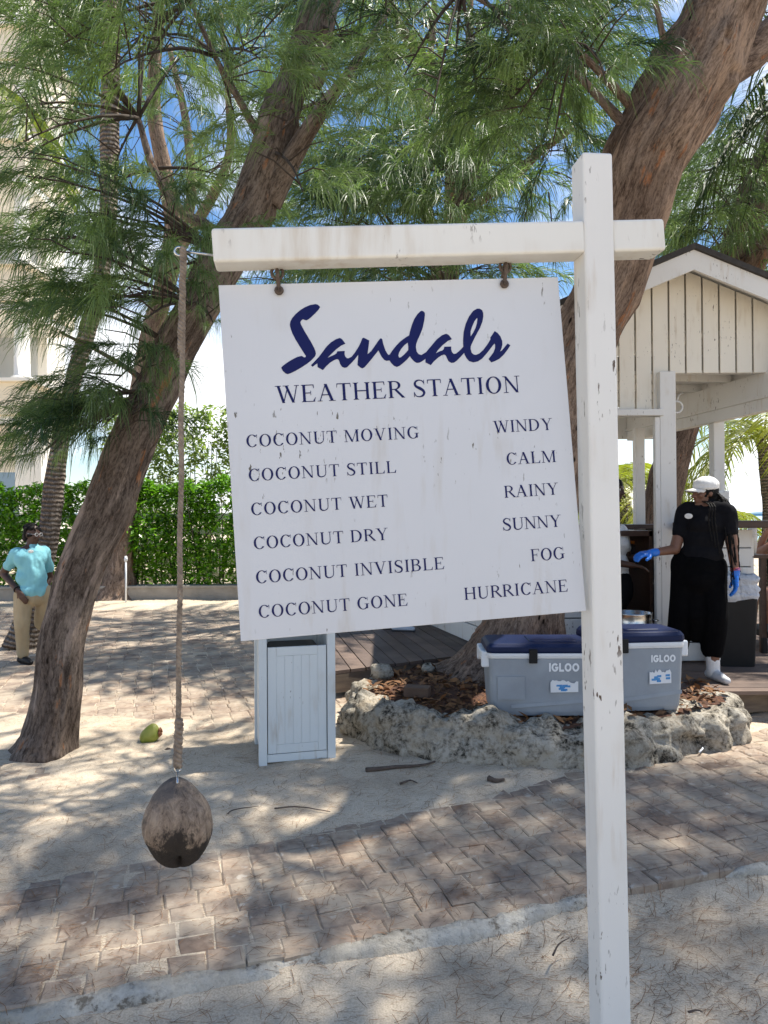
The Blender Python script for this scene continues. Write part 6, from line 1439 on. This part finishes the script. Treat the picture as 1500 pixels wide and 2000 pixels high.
bd_ = mhp + [('c', mneck + A(0, 0, -.05), .058, mhc + A(-.01, 0, -.06), .050), ('e', mch, (.155, .10, .16), MR), ('e', mwaist, (.14, .10, .12), MR), ('e', mhip, (.155, .12, .12), MR), ('c', sR, .055, eR, .043), ('c', eR, .042, wR, .029), ('c', sL, .055, eL, .043), ('c', eL, .042, wL, .029),
      ('c', h1, .09, k1, .066), ('c', k1, .062, a1, .042), ('c', h2, .09, k2, .066), ('c', k2, .062, a2, .042)] + hand_prims(wR, d1, A(.2, .9, -.2), curl=.4, side=-1) + hand_prims(wL, d2, A(0, -1, 0), curl=.4)
fuse('body', bd_, .0085, SK2, mn, 3); eyes(mq, mn, .95)
ms = [('c', mch + A(0, 0, -.02), .135, mhip + A(0, 0, .05), .135), ('e', mch, (.175, .122, .155), MR), ('e', mwaist, (.165, .125, .14), MR), ('e', mhip + A(0, 0, .04), (.172, .138, .11), MR), ('c', sR + A(.02, 0, .01), .072, sL + A(-.02, 0, .01), .072), ('c', sR, .072, sR + (eR - sR) * .6, .066), ('c', sL, .072, sL + (eL - sL) * .6, .066), ('c', mneck + A(0, 0, -.06), .08, mneck + A(0, 0, .0), .060)]
fuse('polo_shirt', ms, .0085, AQUA, mn, 14, .014, 11, .7)
mt_ = [('e', mhip + A(0, 0, -.03), (.168, .135, .115), MR), ('c', h1, .105, k1, .084), ('c', k1, .082, a1 + A(0, 0, .03), .060), ('c', h2, .105, k2, .084), ('c', k2, .082, a2 + A(0, 0, .03), .060)]
fuse('trousers', mt_, .009, KHAKI, mn, 4, .010, 12, .4)
fuse('hair', [('e', mq(0, -.02, .032), (.082, .098, .088), mR), ('e', mq(0, -.07, -.03), (.07, .05, .06), mR)], .008, HAIR, mn, 1, .014, 26)
mb = MB()
for k in range(34):
    th_, ph = rng.uniform(0, 2 * math.pi), rng.uniform(.1, 1.2); u_ = A(math.cos(th_) * math.sin(ph), math.sin(th_) * math.sin(ph), math.cos(ph))
    p0_ = mq(u_[0] * .075, -.02 + u_[1] * .085, .03 + u_[2] * .08); p1_ = mq(u_[0] * .10, -.025 + u_[1] * .115, .03 + u_[2] * .10); mb.tube([p0_, p1_, p1_ + A(u_[0] * .012, u_[1] * .012, -.035)], [.011, .010, .006], 6)
mb.obj('twists', HAIR, mn, smooth=True)
mb = MB()
for sg in (-1, 1): ring(mb, mq(sg * .032, .092, .0), mR[:, 0], mR[:, 2], .022, .0025, 16, .8); mb.tube([mq(sg * .054, .09, .003), mq(sg * .076, .0, .006)], .0025, 5)
mb.tube([mq(-.010, .096, .003), mq(.010, .096, .003)], .0025, 5); mb.obj('glasses', pm('pale_spectacle_frame', (.55, .55, .55), rough=.3), mn)
mb = MB(); mb.lathe([(.024, 0), (.026, .003), (.018, .006)], P(60, 1077, Ym - .135), 16, np.stack([mx, A(0, 0, 1), mf], 1) * [1.15, .7, 1]); mb.obj('name_badge', WHITEC, mn)
mb = MB(); dd = (wR - eR) / np.linalg.norm(wR - eR); xa = np.cross(dd, A(0, 1, 0)); xa /= np.linalg.norm(xa); ring(mb, wR - dd * .03, xa, np.cross(dd, xa), .034, .007, 16); mb.obj('wristwatch', M['black'], mn, smooth=True)
for an, ff in ((a1, A(.8, -.55, 0)), (a2, A(.8, -.4, 0))): fuse('shoe', shoe_prims(an, ff, .26), .008, M['black'], mn, 2)

# worker inside the doorway, mostly behind the post
wk = thing('person', (1.99, 6.95, ZD), 'worker with dark cropped hair in a white shirt, half hidden behind the white post', 'person')
Yw = 6.95
def kp(px, py, dy=0.0): return P(px, py, Yw + dy)
kx = kp(1199, 960)[0]; kh = A(kx, Yw, kp(1213, 955)[2]); kf = A(.75, -.65, -.12); khp, kq, kR = head_prims(kh, kf)
kc = A(kx - .02, Yw, 1.33); kw = A(kx - .02, Yw, 1.13); khip = A(kx - .02, Yw, 1.0)
KR = np.array(Matrix.Rotation(-.8, 3, 'Z')); ksl, ksr = A(kx + .10, Yw + .13, 1.45), A(kx - .13, Yw - .13, 1.45)
kel, kwl = A(kx + .16, Yw + .10, 1.18), A(kx + .24, Yw - .12, 1.20); ker, kwr = A(kx - .14, Yw - .2, 1.17), A(kx + .06, Yw - .30, 1.14)
ka, kb = A(kx + .06, Yw + .08, ZD + .09), A(kx - .1, Yw - .1, ZD + .09)
fuse('body', khp + [('c', A(kx, Yw, 1.46), .058, kh + A(0, 0, -.06), .052), ('e', kc, (.15, .10, .17), KR), ('e', kw, (.14, .1, .13), KR), ('e', khip, (.15, .12, .12), KR), ('c', ksl, .055, kel, .044), ('c', kel, .042, kwl, .03), ('c', ksr, .055, ker, .044), ('c', ker, .042, kwr, .03), ('c', khip + A(.06, .06, 0), .09, ka, .045), ('c', khip + A(-.06, -.06, 0), .09, kb, .045)]
     + hand_prims(kwl, kwl - kel, A(0, 0, -1)) + hand_prims(kwr, kwr - ker, A(0, 0, -1)), .009, SK2, wk, 3); eyes(kq, wk)
fuse('shirt', [('e', kc, (.17, .122, .165), KR), ('e', kw, (.16, .125, .15), KR), ('e', khip + A(0, 0, .02), (.165, .135, .13), KR), ('c', ksl, .072, ksl + (kel - ksl) * .6, .066), ('c', ksr, .072, ksr + (ker - ksr) * .6, .066), ('c', ksl + A(-.02, 0, 0), .07, ksr + A(.02, 0, 0), .07)], .009, WHITEC, wk, 3, .007, 9)
fuse('apron', [('e', khip + A(.02, -.03, -.10), (.17, .145, .22), KR)], .01, CLB, wk, 2, .005, 9)
fuse('trousers', [('e', khip, (.165, .135, .12), KR), ('c', khip + A(.06, .06, -.02), .10, ka + A(0, 0, .03), .065), ('c', khip + A(-.06, -.06, -.02), .10, kb + A(0, 0, .03), .065)], .01, CLB2, wk, 2)
fuse('hair', [('e', kq(0, -.012, .026), (.080, .099, .096), kR)], .008, HAIR, wk, 1, .003, 50)
for an in (ka, kb): fuse('shoe', shoe_prims(an, A(.7, -.7, 0)), .008, M['black'], wk, 2)

# someone behind the notice board: only the pale trainers show under it
sh0 = G(782, 1233, ZD); bh = thing('person', (sh0[0], sh0[1], ZD), 'person in pale trainers on the deck, hidden behind the notice board', 'person')
bx, by_ = sh0[0], sh0[1]; BRt = np.eye(3)
bfw = A(.97, -.25, 0); z0 = ZD
an1, an2 = A(bx - .02, by_, z0 + .09), A(bx - .12, by_ + .16, z0 + .09); bhip = A(bx - .06, by_ + .08, z0 + .90); bch = bhip + A(0, 0, .38); bhc = bhip + A(.02, 0, .70); bp, bq, bR2 = head_prims(bhc, A(.9, .4, 0)); RB = np.array(Matrix.Rotation(-1.3, 3, 'Z'))
s1, s2 = bch + A(.0, -.17, .10), bch + A(0, .17, .10); e1, e2 = s1 + A(-.03, -.06, -.28), s2 + A(-.03, .06, -.28); w1, w2 = e1 + A(.10, .02, -.23), e2 + A(.10, -.02, -.23)
fuse('body', bp + [('c', bch + A(0, 0, .14), .058, bhc + A(0, 0, -.06), .05), ('e', bch, (.15, .1, .18), RB), ('e', bhip + A(0, 0, .14), (.14, .1, .14), RB), ('e', bhip, (.155, .12, .12), RB), ('c', s1, .053, e1, .043), ('c', e1, .041, w1, .028), ('c', s2, .053, e2, .043), ('c', e2, .041, w2, .028), ('c', bhip + A(0, -.07, 0), .09, an1, .043), ('c', bhip + A(0, .07, 0), .09, an2, .043)] + hand_prims(w1, w1 - e1, A(0, 1, 0)) + hand_prims(w2, w2 - e2, A(0, -1, 0)), .0095, SK3, bh, 3)
fuse('shirt', [('e', bch, (.17, .12, .17), RB), ('e', bhip + A(0, 0, .14), (.16, .12, .16), RB), ('c', s1, .07, s1 + (e1 - s1) * .6, .063), ('c', s2, .07, s2 + (e2 - s2) * .6, .063), ('c', s1 + A(0, .03, 0), .066, s2 + A(0, -.03, 0), .066)], .01, AQUA, bh, 3, .006, 9)
fuse('shorts', [('e', bhip, (.17, .135, .12), RB), ('c', bhip + A(0, -.07, -.03), .105, bhip + A(.0, -.08, -.36), .085), ('c', bhip + A(0, .07, -.03), .105, bhip + A(0, .08, -.36), .085)], .01, KHAKI, bh, 3, .006, 9)
fuse('hair', [('e', bq(0, -.016, .028), (.082, .1, .098), bR2)], .009, HAIR, bh, 1, .004, 40)
PALE = pm('pale_blue_trainer', (.55, .62, .72), (.48, .55, .66), 20, .5)
for an in (an1, an2):
    fuse('shoe', shoe_prims(an, bfw, .27), .007, PALE, bh, 2)
    mb = MB(); g_ = A(an[0], an[1], z0); mb.beam(g_ - bfw * .085 + A(0, 0, .012), g_ + bfw * .195 + A(0, 0, .012), .082, .02); mb.obj('sole', SOLE, bh, bevel=.008)

# seated sunbather and chair at the right edge
Yc = 7.3; cxw = P(1512, 1080, Yc)[0]
ch_ = thing('chair', (cxw + .02, Yc - .1, 0), 'dark wicker chair with a tall back at the right edge of the view', 'chair')
zc0 = .12
mb = MB(); mb.box((cxw + .08, Yc - .32, .80), (.62, .05, .74), np.array(Matrix.Rotation(-.06, 3, 'X'))); mb.obj('backrest', M['black'], ch_, bevel=.015)
mb = MB(); mb.box((cxw + .08, Yc - .02, .42), (.60, .56, .07)); mb.obj('seat', M['black'], ch_, bevel=.012)
for sx in (-.27, .43):
    for sy in (-.30, .22):
        mb = MB(); mb.box((cxw + sx, Yc + sy, .20), (.045, .045, .40)); mb.obj('leg', M['black'], ch_, bevel=.004)
sb = thing('person', (cxw + .1, Yc, .45), 'bare shouldered sunbather with dark hair seated in the dark chair', 'person')
sz = P(1490, 1064, Yc)[2]; shc = A(cxw + .09, Yc - .06, sz + .21); spn, sq_, sR_ = head_prims(shc, A(-.55, .8, -.1)); SB = np.array(Matrix.Rotation(.3, 3, 'Z'))
t1 = A(cxw + .10, Yc - .10, sz - .09); t2 = t1 + A(0, .02, -.28); t3 = t2 + A(0, .04, -.18); q1, q2_ = t1 + A(-.18, .02, .07), t1 + A(.18, .0, .07); v1 = q1 + A(-.04, .20, -.08); v2 = shc + A(-.12, .05, -.02); v3, v4 = q2_ + A(.05, .12, -.25), q2_ + A(-.02, .33, -.24)
k1_, k2__ = t3 + A(-.1, .45, .04), t3 + A(.1, .45, .04)
fuse('body', spn + [('c', t1 + A(0, 0, .10), .055, shc + A(0, 0, -.05), .05), ('e', t1, (.165, .10, .15), SB), ('e', t2, (.14, .1, .17), SB), ('e', t3, (.17, .14, .12), SB), ('c', t1 + A(-.12, 0, .08), .06, t1 + A(.12, 0, .08), .06), ('c', q1, .054, v1, .042), ('c', v1, .042, v2 + A(-.03, .03, -.05), .029), ('c', q2_, .054, v3, .042), ('c', v3, .04, v4, .029),
     ('c', t3 + A(-.08, 0, 0), .095, k1_, .066), ('c', k1_, .06, k1_ + A(0, .05, -.40), .042), ('c', t3 + A(.08, 0, 0), .095, k2__, .066), ('c', k2__, .06, k2__ + A(0, .05, -.40), .042), ('c', k1_ + A(0, .05, -.40), .04, k1_ + A(0, .2, -.44), .028), ('c', k2__ + A(0, .05, -.40), .04, k2__ + A(0, .2, -.44), .028)] + hand_prims(v2 + A(-.03, .03, -.05), A(.3, -.1, 1), A(1, -.4, 0), curl=.2) + hand_prims(v4, v4 - v3, A(0, 0, -1)), .009, SK3, sb, 3)
fuse('hair', [('e', sq_(0, -.02, .02), (.083, .1, .1), sR_), ('e', sq_(0, -.09, .0), (.045, .045, .05), sR_)], .008, HAIR, sb, 1, .005, 40)
fuse('swimsuit', [('e', t3, (.18, .15, .125), SB), ('c', t1 + A(-.15, 0, -.06), .035, t1 + A(.15, 0, -.06), .035)], .009, CLB, sb, 2)
cs = thing('cup_stack', P(1463, 1075, 6.95), 'stack of white paper cups behind the end of the bar front', 'cups')
c = P(1474, 1072, 6.98)
mb = MB(); 
for k in range(9): mb.lathe([(.030, 0), (.040, .085), (.043, .088), (.043, .092), (.037, .092)], c + A(-.02, 0, -.05 + k * .022), 16)
mb.obj('cups', WHITEC, cs, smooth=True)
mb = MB(); mb.box(c + A(0, .02, -.07), (.3, .25, .03)); mb.box((c[0] + .1, c[1] + .05, (c[2] - .085 + 0) / 2), (.05, .05, c[2] - .085)); mb.obj('stand', M['darkwood'], cs)
